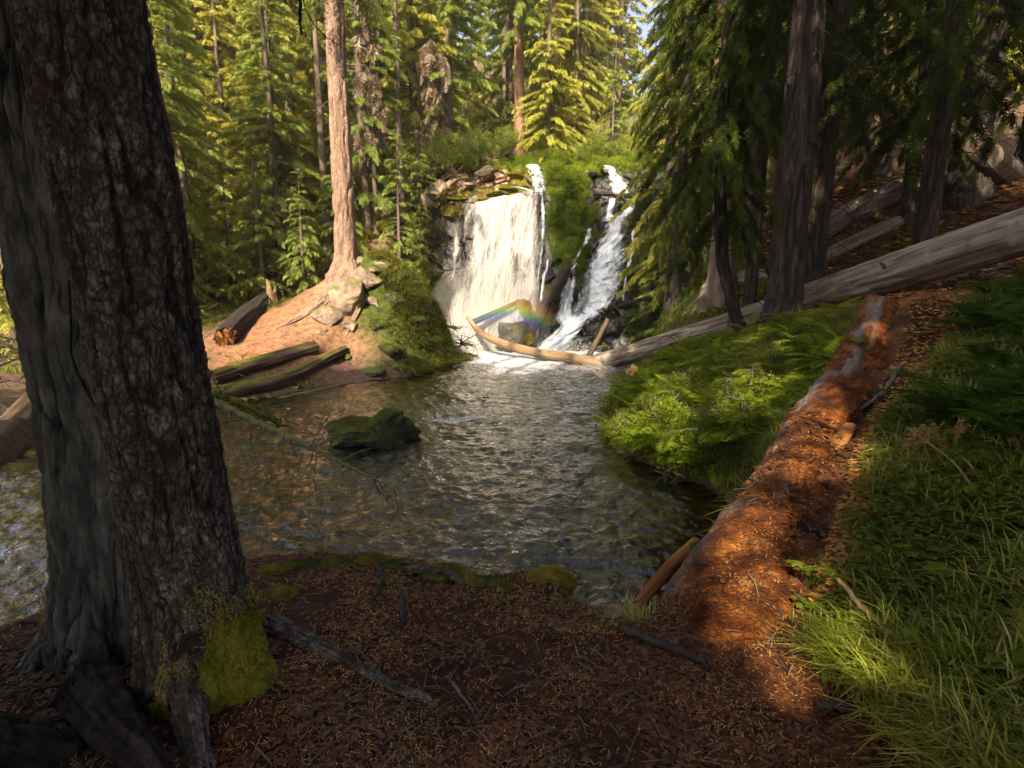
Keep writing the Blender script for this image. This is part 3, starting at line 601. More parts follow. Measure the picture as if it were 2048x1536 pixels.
# trees one can single out
def single(key, u, y, s, label, name='conifer', zoff=0, v=None):
    d = ray(u, 500); x = d[0]*y/d[1]; placed.append((x, y)); return plant(key, x, y, s, RG.rand()*6.28, label, None, name)
single('tall4', 1037, 33, .95, 'tall fir with bare reddish trunk standing right above the lip of the broad waterfall', 'fir_tree')
single('tall3', 1095, 31, .75, 'bushy dark green conifer just right of the red trunk above the waterfall', 'fir_tree')
single('tall2', 1145, 34, .68, 'drooping yellow-green hemlock left of the blue gap of sky', 'hemlock_tree')
single('tall4', 1108, 40, 1.0, 'tall thin-crowned fir behind the mossy buttress between the two falls', 'fir_tree')
single('tall1', 905, 31, .9, 'dense conifer rising from the tan rocks left of the waterfall lip', 'fir_tree')
single('tall1', 735, 27, .8, 'conifer with low sweeping boughs right behind the big sunlit trunk', 'fir_tree')
single('young1', 800, 25.6, .95, 'young conifer on the shaded slope between sunlit trunk and waterfall', 'young_conifer')
single('young1', 930, 30, .55, 'small bushy conifer on the tan cliff top left of the upper chute', 'young_conifer')
single('tall1', 560, 24, .68, 'dark conifer with layered boughs left of the big sunlit trunk', 'fir_tree')
single('tall3', 470, 26, .75, 'dark conifer halfway between the near double trunk and the sunlit trunk', 'fir_tree')
single('tall1', 380, 22, .68, 'shaded conifer showing just right of the near double trunk', 'fir_tree')
single('young1', 605, 21.0, .55, 'small hemlock with bright green sprays at the foot of the sunlit trunk', 'young_conifer')
single('young1', 520, 22.5, .8, 'young conifer in shade above the broken orange log', 'young_conifer')
single('tall3', 20, 18, .8, 'green conifer glimpsed left of the near double trunk', 'fir_tree')
single('young2', 5, 14.5, 1, 'small bright conifer at the left edge beyond the brush pile', 'young_conifer')
single('tall1', 1500, 25, .95, 'conifer on the right slope behind the two slim trunks', 'fir_tree')
single('tall2', 1330, 25.5, .8, 'hemlock hanging over the narrow cascade from the right', 'hemlock_tree')
single('young1', 1335, 24.2, .9, 'young conifer beside the narrow cascade', 'young_conifer')
FG = {0: ('sunlit conifer in the crowded forest above and left of the waterfall', 'conifers in the forest left of the waterfall'),
      1: ('sunlit conifer in the forest on the hill right above the two falls', 'conifers on the hill above the falls'),
      2: ('shaded conifer in the forest on the right-hand hillside behind the dark trunks', 'conifers on the right-hand hillside')}
KN = {'tall1': 'dense green conifer', 'tall2': 'drooping golden-green conifer', 'tall3': 'narrow cone-shaped conifer', 'tall4': 'red-barked high-crowned fir', 'young1': 'young conifer', 'young2': 'bright sapling', 'far1': 'deep green conifer', 'far2': 'pale golden conifer'}
def flab(key, x, y):
    u = 1024+1024*x/y; b = [(250, 'left of the near double trunk'), (450, 'just right of the near double trunk'), (560, 'between double trunk and sunlit trunk'), (680, 'just left of the sunlit trunk'), (780, 'just right of the sunlit trunk'), (880, 'left of the waterfall'), (960, 'above the lip\'s left end'),
        (1080, 'above the broad waterfall'), (1180, 'above the mossy buttress'), (1290, 'above the narrow cascade'), (1420, 'behind the hanging boughs'), (1530, 'behind the brown trunk'), (1650, 'behind the big ridged trunk'), (1800, 'above the torn stump'), (1950, 'behind the grey furrowed trunk'), (9999, 'at the far right')]
    return ('front-row ' if y < 36 else 'middle-row ' if y < 50 else 'far-row ')+KN[key]+' '+[t for k, t in b if u < k][0]
placed += [(-6.4, 20), (7.6, 12.6), (8, 19)]
cnt = 0
for it in range(5000):
    y = 26+50*RG.rand()**1.4; a = RG.uniform(-1.08, 1.12); x = a*y
    ok = 1
    if y < 31 and -6.5 < x < 8: ok = 0
    if -8.5 < x < -2 and y < 27.5: ok = 0
    if abs(x/y-.225) < .012+(2.7 if y < 60 else 1.2)/y: ok = 0                     # a gap where the sky shows
    if abs(x/y+.062) < .008+1.5/y and y > 33.5: ok = 0
    if x > 9 and y < 33 and x/y < .8 and RG.rand() < .6: ok = 0
    if not ok or not free(x, y, 1.95+.03*(y-26)): continue
    placed.append((x, y)); g = 2 if a > .33 else (1 if a > -.02 else 0)
    if y > 44: key = ['far1', 'far2', 'far2'][RG.randint(3)]
    else: key = ['tall1', 'tall2', 'tall3', 'tall4', 'young1'][RG.choice(5, p=[.30, .25, .25, .05, .15])]
    if g == 2 and y < 44: key = ['tall1', 'tall4', 'tall3', 'tall2'][RG.randint(4)]
    plant(key, x, y, RG.uniform(.8, 1.15), RG.rand()*6.28, flab(key, x, y), FG[g][1]); cnt += 1
    if cnt > 232: break
print('forest', cnt)
for it in range(300):      # side and left forest nearer
    if it > 19: break
    for q in range(50):
        x = RG.uniform(-26, -10.5); y = RG.uniform(17, 30)
        if x > -12 and y < 20: continue
        if free(x, y, 2.3) and x/y > -1.25: break
    placed.append((x, y))
    LK = ['tall1', 'tall3', 'tall2', 'young1', 'tall4'][RG.randint(5)]; plant(LK, x, y, RG.uniform(.5, .75), RG.rand()*6.28,
          '', 'conifers in the left-bank woods')['label'] = 'left-bank '+flab(LK, x, y)
for it in range(40):       # understorey saplings on the slopes
    if it < 22: x = RG.uniform(-16, -3); y = RG.uniform(26.5, 34) if x > -7 else RG.uniform(21.5, 32)
    else: x = RG.uniform(-3, 9); y = RG.uniform(31, 38)
    if not free(x, y, 1.1) or abs(x/y-.207) < .02: continue
    placed.append((x, y)); LK = ['young1', 'young2'][RG.randint(2)]; plant(LK, x, y, RG.uniform(.5, 1.), RG.rand()*6.28, '', 'saplings under the forest', 'young_conifer')['label'] = 'undergrowth '+flab(LK, x, y)
# dead trees with hanging lichen
def snag(u, y, h, r, label, hang=0, seed=0):
    d = ray(u, 500); x = d[0]*y/d[1]; o = tag(empty('dead_tree', (x, y, float(height(x, y)))), label, 'dead tree'); rng = np.random.RandomState(seed)
    w = MB(); f = MB(); tube(w, [(0, 0, -.3), (0, .03, h*.3), (.05, 0, h*.7), (.02, 0, h)], [r*1.3, r, r*.7, .03], 8, .5)
    for k in range(60 if hang else 26):
        z = rng.uniform(h*.25, h); a = rng.rand()*6.28; l = rng.uniform(.3, .9)
        P = [np.array([cos(a)*l*q, sin(a)*l*q, z-.5*l*q*q]) for q in (0, .3, .6, 1)]; tube(w, P, [.02, .015, .01, .004], 3, .5, False)
        if hang: 
            n = 12; O = np.array([P[rng.randint(1, 4)] for _ in range(n)]); D = unit(np.stack([rng.randn(n)*.12, rng.randn(n)*.12, -np.ones(n)], 1)); place_fronds(f, T_mid, O, D, rng.uniform(.4, 1., n), rng.rand(n), rng, 1.5, np.tile([1., .2, 0], (n, 1)))
    build('trunk', w, M['barkfar'], o, True)
    if hang: build('hanging_lichen', f, M['folbrown'], o)
snag(755, 26.5, 17, .10, 'dead tree draped in tan hanging lichen beside the big sunlit trunk', 1, 3)
snag(806, 27.5, 16, .16, 'bare grey standing dead tree between the sunlit trunk and the waterfall', 0, 4)
snag(655, 25.5, 15, .17, 'pale dead trunk just left of the big sunlit tree', 0, 5)
snag(870, 29.5, 8, .12, 'short dead tree hung with brown lichen above the cliff left of the falls', 1, 6)
snag(1010, 42, 24, .16, 'slim white dead tree against the sky high above the waterfall', 0, 7)

# ---------------------------------------------------------------- bark surfaces for the trunks near the camera
def trunk_surface(zs, n, cen, rad, disp):
    th = np.arange(n)*2*pi/n; TH, Z = np.meshgrid(th, zs); c = np.array([cen(z) for z in zs])
    ux, uy = np.cos(TH), np.sin(TH); r0 = rad(TH, Z); q = np.stack([ux*r0, uy*r0, Z], -1)
    dd, tint = disp(q, TH, Z); r = r0+dd
    V = np.stack([c[:, :1]+ux*r, c[:, 1:2]+uy*r, Z], -1)
    m = MB(); m.add(V, gridF(len(zs), n, True), tint.ravel()); return m
dbl = tag(empty('double_trunk_tree', (-1.5, 2.0, 1.0)), 'huge dark conifer at the left with two fused trunks, one grey, one scaly brown', 'tree')
ORG = np.array([-1.5, 2.0, 1.0])
def dB(q, TH, Z):
    w = q+.05*fbm(q*5, 3, 2)[..., None]
    a1, a2, av = vor(w*np.array([24, 24, 11]), 5); b1, b2, bv = vor(w*np.array([52, 52, 30])+3, 6)
    e = np.clip((a2-a1)/.35, 0, 1); e2 = np.clip((b2-b1)/.3, 0, 1)
    f = fbm(q*np.array([3.5, 3.5, 1.2]), 4, 8)
    g = np.abs(fbm(q*np.array([7, 7, 1.3]), 3, 12))
    gg = np.abs(fbm(w*np.array([15, 15, 3]), 3, 14)); d = .007*e*(.2+av)+.004*e2*(.3+bv)+.022*f-.012*sstep(.10, 0, g)-.010*sstep(.12, 0, gg)+.004*fbm(q*60, 3, 4)
    return d, np.clip(.6*(1-e)+.35*(1-e2)+.6*sstep(.07, 0, g)+.55*sstep(.07, 0, gg)+.25*fbm(q*40, 2, 8), 0, 1)  # tint darkens plate edges and furrows, crevice shade painted into the bark
def rB(TH, Z):
    fl = np.exp(-np.maximum(0, Z-.95)/.22); r = .198-.004*(Z-1)
    lob = .5+.5*np.cos(3*TH+.9)+.35*np.cos(5*TH)
    return np.maximum(r*(1+fl*(.5+.6*lob)), .02)
zs = np.concatenate([np.linspace(.55, 4.0, 640), np.linspace(4.05, 26, 60)])
mB = trunk_surface(zs, 420, lambda z: (-1.362-.073*(min(z, 5)-1.98), 1.95+.01*(z-1)), rB, dB)
build('brown_trunk', mB, M['barkbrown'], dbl, True, ORG)['label'] = 'brown scaly trunk with flaking plates'
def dA(q, TH, Z):
    w = q+np.array([1, 1, 0])*(.035*fbm(q*np.array([4, 4, 1.5]), 4, 22))[..., None]
    g = np.abs(fbm(w*np.array([13, 13, 1.5]), 3, 31)); g2 = np.abs(fbm(w*np.array([32, 32, 6]), 3, 33))
    ridge = sstep(0, .28, g); r2 = sstep(0, .3, g2)
    g3 = np.abs(fbm(w*np.array([58, 58, 13]), 2, 35)); sh = 1-np.exp(-g/.10); s2 = 1-np.exp(-g2/.07); s3 = 1-np.exp(-g3/.09); d = .040*sh+.013*s2+.006*s3+.03*fbm(q*np.array([4, 4, .8]), 3, 3)+.010*fbm(q*np.array([60, 60, 18]), 3, 4)
    return d-.032, np.clip(1.15-.75*sh-.45*s2-.25*s3+.25*fbm(q*np.array([30, 30, 9]), 2, 8), 0, 1)  # tint paints shade into the fissures on top of their real depth
def rA(TH, Z):
    fl = np.exp(-np.maximum(0, Z-1.0)/.24); r = .178-.004*(Z-1)
    lob = .5+.5*np.cos(2*(TH-3.3))+.4*np.cos(5*TH+1)
    return np.maximum(r*(1+fl*(.75+.8*lob)), .02)
mA = trunk_surface(np.concatenate([np.linspace(.2, 4.2, 640), np.linspace(4.25, 27, 60)]), 420, lambda z: (-1.925-.012*(z-1), 2.28), rA, dA)
build('grey_trunk', mA, M['barkgrey'], dbl, True, ORG)['label'] = 'grey deeply furrowed trunk'
ct = MB(); rng = np.random.RandomState(3)      # its crown, high above the frame
for k in range(90):
    z = rng.uniform(9, 26); a = rng.rand()*6.28; l = rng.uniform(1, 3.2)*(1.2-z/30); b = np.array([-1.7, 2.1, z]); P = np.array([b+np.array([cos(a)*l*q, sin(a)*l*q, -.25*l*q*q]) for q in np.linspace(0, 1, 5)]); tube(ct, P, np.linspace(.04, .01, 5), 3)
build('bough', ct, M['barkdark'], dbl, True, ORG)
rng = np.random.RandomState(9)
MS = MB(); cB = mB.V[0][mB.F[0]].mean(1); kB = (sstep(1.60, 1.25, cB[:, 2]+.12*fbm(cB*9, 3, 1))*(sstep(-1.27, -1.10, cB[:, 0])+sstep(1.35, 1.15, cB[:, 2])*.75)*(cB[:, 2] > .9)+.8*fbm(cB*8, 4, 5)-5*(cB[:, 2] > 1.62)) > .46
rB_ = unit((mB.V[0]-np.array([-1.31, 1.95, 0]))*np.array([1, 1, 0])); MS.add(mB.V[0]+rB_*(.004+.014*(fbm(mB.V[0]*25, 3, 6)+.6))[:, None], mB.F[0][kB]); build('moss', MS, M['ymoss'], dbl, True, ORG)
P, Nn = surf_pts(mB, 40000, rng, lambda c, n: sstep(1.66+.12*np.sin(c[:, 0]*30)+.1*fbm(c*9, 3, 1), 1.35, c[:, 2])*(c[:, 2] > .95)*(c[:, 0] > -1.45+.25*(c[:, 2]-1))*(c[:, 1] < 2.2)*np.clip(fbm(c*4, 3, 5)+.12+.9*sstep(-1.24, -1.08, c[:, 0]), 0, 1))
f = MB(); fuzz(f, P, Nn, .020, .0022, rng, .5, np.clip(.6+.35*fbm(P*8, 2, 4)+.15*rng.randn(len(P)), 0, 1)); build('moss', f, M['goldfuzz'], dbl, False, ORG)
def root(pts, rad, mat, parent=None, org=(0, 0, 0), n=18, seed=0, nm='root', sub=60, amp=.25, tnt=.3):
    P = smoothpath(np.array(pts, float), sub); r = np.interp(np.linspace(0, 1, sub), np.linspace(0, 1, len(rad)), rad)
    P = smoothpath(P, sub*3); r = np.interp(np.linspace(0, 1, sub*3), np.linspace(0, 1, sub), r); n = max(n, 40); m = MB(); tube(m, P, r, n, tnt, True, 0, seed)
    V = m.V[0].reshape(-1, n, 3); c = V.mean(1)[:, None]; th = np.arange(n)*2*pi/n; s = np.arange(len(P))*np.linalg.norm(P[-1]-P[0])/len(P); R0 = r.max(); TH, SS = np.meshgrid(th, s); q = np.stack([np.cos(TH)*1.3, np.sin(TH)*1.3, SS*.35/R0], -1)+seed
    g = np.abs(fbm(q*np.array([2.2, 2.2, .6]), 3, 3)); V = c+(V-c)*(1+.35*fbm(q, 4, 5)+.22*(sstep(0, .25, g)-.7)+.10*fbm(q*6, 3, 8))[..., None]; m.V[0] = V.reshape(-1, 3); m.T[0] = (1-sstep(0, .2, g)).ravel()*.8+0*m.T[0]
    return build(nm, m, mat, parent, True, org)
def gz(u, v, dz=0): p = G(u, v); return (p[0], p[1], p[2]+dz)
root([gz(540, 1262, .04), gz(620, 1290, .015), gz(700, 1330, .01), gz(790, 1378, .0), gz(850, 1404, .012), gz(872, 1420, -.04)], [.05, .035, .03, .022, .022, .008], M['barkbrown'], dbl, ORG, seed=2)
root([(-1.25, 1.8, 1.28), gz(380, 1400, .07), gz(385, 1450, .05), gz(392, 1500, .03), gz(410, 1560, -.02)], [.11, .08, .055, .045, .03], M['barkbrown'], dbl, ORG, seed=3)
root([(-1.98, 2.1, 1.15), gz(190, 1340, .0), gz(130, 1370, -.03)], [.07, .045, .03], M['barkgrey'], dbl, ORG, seed=4)
# the dark tree base that fills the lower left corner
cor = tag(empty('leaning_tree_base', (-2.1, 1.05, 1.0)), 'almost black flared tree base with pale moss filling the lower left corner', 'tree')
def rC(TH, Z):
    fl = np.exp(-np.maximum(0, Z-1.15)/.42); lob = .5+.5*np.cos(TH-.25)
    return .36+fl*(.34+.22*lob+.10*np.cos(7*TH))
mC = trunk_surface(np.concatenate([np.linspace(.7, 2.6, 330), np.linspace(2.62, 24, 50)]), 420, lambda z: (-2.2-.05*(z-1), .95-.02*(z-1)), rC, dA)
build('trunk', mC, M['barkdark'], cor, True, (-2.1, 1.05, 1.0))
P, Nn = surf_pts(mC, 9000, rng, lambda c, n: (c[:, 2] < 1.75)*(c[:, 0] > -2.0)*np.clip(fbm(c*4, 3, 8)+.02, 0, 1))
f = MB(); fuzz(f, P, Nn, .016, .0024, rng, .5); build('moss', f, M['mossfuzz'], cor, False, (-2.1, 1.05, 1.0))
root([gz(180, 1420, .1), gz(240, 1480, .05), gz(300, 1536, .03), gz(345, 1600, 0)], [.10, .07, .045, .03], M['barkdark'], cor, (-2.1, 1.05, 1.0), seed=6)
def scaled(o, s): o.scale = (s, s, s); return o

# ---------------------------------------------------------------- the big sunlit trunk and the dark trees of the right bank
def bigtree(name, loc, label, bark, folm, H, r0, zb, R, seed, nb=90, per=12, fl=.6, tpl=T_mid, bare=20, lean=(0, 0), flare=.6, barelen=1.6, bend=None, gap=0, droop=.5, keep=None, shape=.8, tlo=.25):
    o = tag(empty(name, loc), label, 'tree'); w, f = conifer_geo(seed=seed, H=H, R=R, zb=zb, nb=nb, per=per, fl=fl, tpl=tpl, r0=.03, bare=0, roll=.8, lean=lean, droop=droop, bend=bend, gap=gap, keep=keep, offs=loc, shape=shape, tlo=tlo)
    w = MB(); rng = np.random.RandomState(seed)
    zt = np.concatenate([np.linspace(-.5, min(H*.6, 12), 200), np.linspace(min(H*.6, 12)+.3, H, 20)]); N_ = 72
    bx = (lambda z: np.interp(z, [b[0] for b in bend], [b[1] for b in bend])) if bend else (lambda z: 0)
    def disp(q, TH, Z):
        g = np.abs(fbm(q*np.array([6, 6, .8])+seed, 3, 31)); d = r0*.13*sstep(0, .3, g)-r0*.06+r0*.08*fbm(q*1.5, 3, 4)
        return d, np.clip(1-sstep(0, .2, g), 0, 1)
    m = trunk_surface(zt, N_, lambda z: (lean[0]*z+bx(z), lean[1]*z), lambda TH, Z: np.maximum(.02, r0*(1-np.clip(Z, 0, H)/H)**.6*(1+flare*np.exp(-np.maximum(0, Z)/(r0*1.1))*(1+.5*np.cos(4*TH+seed)))), disp)
    build('crown', f, folm, o)
    b = m
    for k in range(bare):
        z = rng.uniform(max(.8, zb*.25), zb+3); a = rng.rand()*6.28; l = barelen*rng.uniform(.3, 1); c = np.array([lean[0]*z+bx(z), lean[1]*z, z]); d = np.array([cos(a), sin(a), 0])
        P = np.array([c+d*(r0*.5+l*q)+np.array([0, 0, .1*q*l-rng.uniform(.4, .8)*l*q*q])+.03*rng.randn(3)*q for q in np.linspace(0, 1, 7)]); tube(b, P, np.linspace(.018, .004, 7), 4, .4, False)
        for j in range(3):
            p = P[rng.randint(2, 6)]; e = np.array([rng.randn()*.25, rng.randn()*.25, -rng.uniform(.1, .4)]); tube(b, [p, p+e*.5, p+e], [.007, .005, .003], 3, .4, False)
    build('trunk', m, bark, o, True)
    return o
def gp(x, y, dz=0): return (x, y, float(height(x, y))+dz)
bigtree('fir_tree', gp(-6.3, 20.0, -.35), 'large fir with a straight pale pink sunlit trunk on the rocky mound', M['barksun'], M['fol'], 30, .39, 9.2, 3.0, 41, 120, 16, .8, bare=18, gap=.15, flare=.75, lean=(.006, 0))
RT = [((6.5, 12.4), 'big dark ridged trunk standing at the near edge of the long fallen log', .37, 30, 6.5, 3.3, 42, (-.004, 0), 26, None),
      ((8.7, 15.4), 'second dark trunk standing close behind the big ridged trunk', .40, 28, 5.5, 3.2, 43, (.008, 0), 16, None),
      ((7.35, 18.4), 'broad brown trunk with a sunlit left edge, left of the big ridged trunk', .40, 29, 6.0, 3.2, 44, (0, 0), 20, None),
      ((7.5, 16.4), 'slim dark trunk between the brown trunk and the big ridged trunk', .20, 22, 4.5, 2.2, 45, (.004, 0), 20, None),
      ((15.0, 17.8), 'thick grey furrowed trunk high on the right slope', .48, 28, 4.6, 3.4, 47, (.006, 0), 18, None),
      ((18.2, 19.0), 'pale trunk farther right on the slope behind the leaning broken snag', .40, 26, 5.0, 3.0, 48, (0, 0), 14, None),
      ((12.4, 21.6), 'dark tree above the torn stump on the right slope', .32, 25, 3.6, 3.2, 49, (0, 0), 14, None)]
for (xy, lab, r0, H_, zb, R_, sd_, ln, br, bd) in RT:
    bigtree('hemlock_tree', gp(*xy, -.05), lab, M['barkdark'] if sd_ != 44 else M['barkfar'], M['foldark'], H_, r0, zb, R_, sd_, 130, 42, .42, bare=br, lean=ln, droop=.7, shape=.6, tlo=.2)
bigtree('hemlock_tree', gp(6.0, 13.4, -.05), 'slender hemlock with a curved foot and a curtain of hanging boughs right of the cascade', M['barkdark'], M['foldark'], 19, .17, 2.9, 1.85, 46, 190, 34, .36, T_mid, 26, bend=[(-1, .3, 0), (0, .12, 0), (.8, -.25, 0), (2, -.62, 0), (4, -.85, 0), (19, -1.0, 0)], droop=.8, shape=.45, tlo=.18)
bigtree('hemlock_tree', gp(6.6, 21.0, -.05), 'hemlock with hanging dark boughs leaning over the top of the narrow cascade', M['barkdark'], M['foldark'], 20, .2, 2.6, 2.6, 50, 170, 34, .45, T_mid, 14, droop=.8, shape=.6)
bigtree('hemlock_tree', gp(10.6, 13.6, -.05), 'dense low-branched hemlock on the right slope above the long fallen log', M['barkdark'], M['foldark'], 22, .24, 4.0, 3.6, 51, 150, 44, .45, T_mid, 10, droop=.7, shape=.55)
bigtree('hemlock_tree', gp(14.2, 13.4, -.05), 'hemlock whose dark boughs hang into the upper right corner', M['barkdark'], M['foldark'], 22, .3, 4.3, 4.2, 52, 150, 46, .45, T_mid, 10, droop=.8, shape=.5)
bigtree('hemlock_tree', gp(13.0, 17.6, -.05), 'low-boughed hemlock just above the wide splitting weathered log', M['barkdark'], M['foldark'], 20, .2, 2.6, 3.2, 54, 150, 44, .45, T_mid, 10, droop=.7, shape=.55)
bigtree('hemlock_tree', gp(18.0, 16.0, -.05), 'hemlock with low boughs by the leaning broken snag', M['barkdark'], M['foldark'], 20, .22, 3.4, 3.2, 55, 150, 44, .45, T_mid, 10, droop=.7, shape=.55)
# near boughs: a dark bough left of the sunlit forest and a bare hanging twig
lt = bigtree('hemlock_tree', gp(-12.6, 14.8, -.05), 'hemlock with dark drooping boughs half hidden by the near double trunk', M['barkdark'], M['foldark'], 20, .2, 4.8, 3.0, 53, 120, 34, .42, T_mid, 16, droop=.7, shape=.5)

# ---------------------------------------------------------------- unseen canopy placed behind the camera, crowns thinned to shape the shade
LIT = []       # (point, radius): where the sun gets through
for (u, v, r, sx) in [(1640, 830, .34, 1), (1600, 880, .26, 1), (1490, 1120, .22, 1), (1500, 1170, .2, 1), (1440, 1225, .24, 1), (1540, 1250, .28, 1), (1590, 960, .08, 1), (1500, 1040, .1, 1), (1480, 1290, .2, 1), (1560, 1210, .16, 1), (1650, 1270, .06, 1), (1700, 690, .35, 1), (1640, 740, .3, 1),
                      (1440, 850, .55, 1), (1380, 880, .4, 1), (1330, 800, .6, 1), (1500, 820, .5, 1), (1500, 700, .4, 1), (1550, 730, .35, 1), (1240, 880, .5, 1), (1290, 840, .5, 1), (1170, 830, .6, 1), (1160, 880, .4, 1), (1370, 1060, .3, 1), (1400, 1100, .25, 1), (1350, 945, .15, 1), (1100, 860, .4, 1),
                      (1640, 345, .7, 1), (1720, 350, .8, 1), (1550, 560, .8, 1), (1880, 880, .16, 1), (1940, 960, .16, 1), (1990, 1000, .2, 1), (1810, 860, .12, 1), (470, 840, .9, 1), (820, 830, .3, 1), (1000, 1000, .25, 1), (560, 1150, .03, 1), (905, 1145, .04, 1), (1090, 1110, .05, 1), (725, 835, .5, 1), (1780, 540, .5, 1), (1350, 620, 1., 1), (1240, 720, .8, 1), (1300, 700, .5, 1)]:
    LIT.append((G(u, v)+np.array([0, 0, .15]), r))
for (u, v, y, r) in [(1425, 100, 19, .6), (1430, 250, 19, .6), (1435, 420, 18, .5), (1400, 520, 18, .5), (1440, 400, 13.5, .3), (1960, 330, 19, .8), (1700, 100, 20, 1.0), (1690, 220, 22, 1.2), (1850, 60, 18, .9), (1340, 300, 22, 1.5), (1950, 40, 15, 1.2), (1260, 100, 17, .6), (1900, 880, 3.6, .35), (1860, 885, 3.7, .2), (1980, 1000, 3.3, .25), (1600, 330, 24, 1.5)]:
    LIT.append((at(u, v, y), r))
LC = np.array([c for c, r in LIT]); LR = np.array([r for c, r in LIT])
def keep_shade(P, rng):
    m = np.ones(len(P), bool); pr = P-(P@S)[:, None]*S; wob = fbm(pr*2.2, 2, 6)
    for c, r in zip(LC, LR):
        q = P-c; t = q@S; d = np.linalg.norm(q-t[:, None]*S, axis=1); m &= ~((t > 0) & (d < (r+.30)*(1+.5*wob)))
    # never over the sunlit left bank, the mound, the falls or the lit forest
    for z0 in (0.,):
        tt = (P[:, 2]-1.2)/S[2]; g = P-tt[:, None]*S
        t2 = (26-P[:, 1])/-S[1]; g2 = P-(-t2)[:, None]*S*-1; t2 = (P[:, 1]-26)/S[1]; g2 = P-t2[:, None]*S
        casc = (g2[:, 0] > 2.3+.25*np.sin(g2[:, 2]*1.7)) & (g2[:, 0] < 9) & (g2[:, 2] < 8.8) & (g2[:, 2] > 0)
        t3 = (P[:, 1]-14)/S[1]; g3 = P-t3[:, None]*S; rt = (g3[:, 0] > 3.4) & (g3[:, 0] < 11) & (g3[:, 2] < 15) & (g3[:, 2] > 0)
        lit = ((g[:, 1] > 16.2+.8*np.sin(g[:, 0]*1.3)) & (g[:, 0] < 5.0) | ((g[:, 0] < -7.4) & (g[:, 1] > 13.4)) | (g[:, 1] > 22)) & ~casc & ~rt
        m &= ~lit
    return m
OV = [(-11.5, -6, 25), (-7.5, -9, 26), (-7, -3.5, 23), (-4.6, -6.5, 33), (-3.4, -2.2, 31), (-1.2, -9, 35), (-.2, -5, 33), (2.2, -2.6, 31), (3.3, -7.6, 34), (5.6, -4.6, 25), (8.6, -2.4, 24), (7.6, -8.6, 26), (-9.8, -.6, 22), (-14, -3, 22), (11.6, -6, 26), (4.8, -.4, 22), (1, -13, 28), (-5, -13, 28), (-10.5, -5.2, 40), (-8.2, -3, 39), (-6, -6.4, 40), (-9, -9, 42), (12.5, -1, 24), (12, 3.5, 22), (-5.4, .2, 22), (9.0, 4.0, 20), (15, 6, 22)]  # the taller ones are added to shade the cascade and right-bank trees
for k, (x, y, h) in enumerate(OV):
    conifer('fir_tree', gp(x, y), 'conifer of the shady stand behind the viewpoint', 'unseen shade conifers behind the viewpoint', M['barkdark'], M['foldark'],
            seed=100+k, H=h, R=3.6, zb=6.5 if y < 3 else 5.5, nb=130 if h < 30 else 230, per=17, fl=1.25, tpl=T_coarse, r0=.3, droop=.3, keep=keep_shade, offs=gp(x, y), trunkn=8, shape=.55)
print('trees', time.time()-T0)
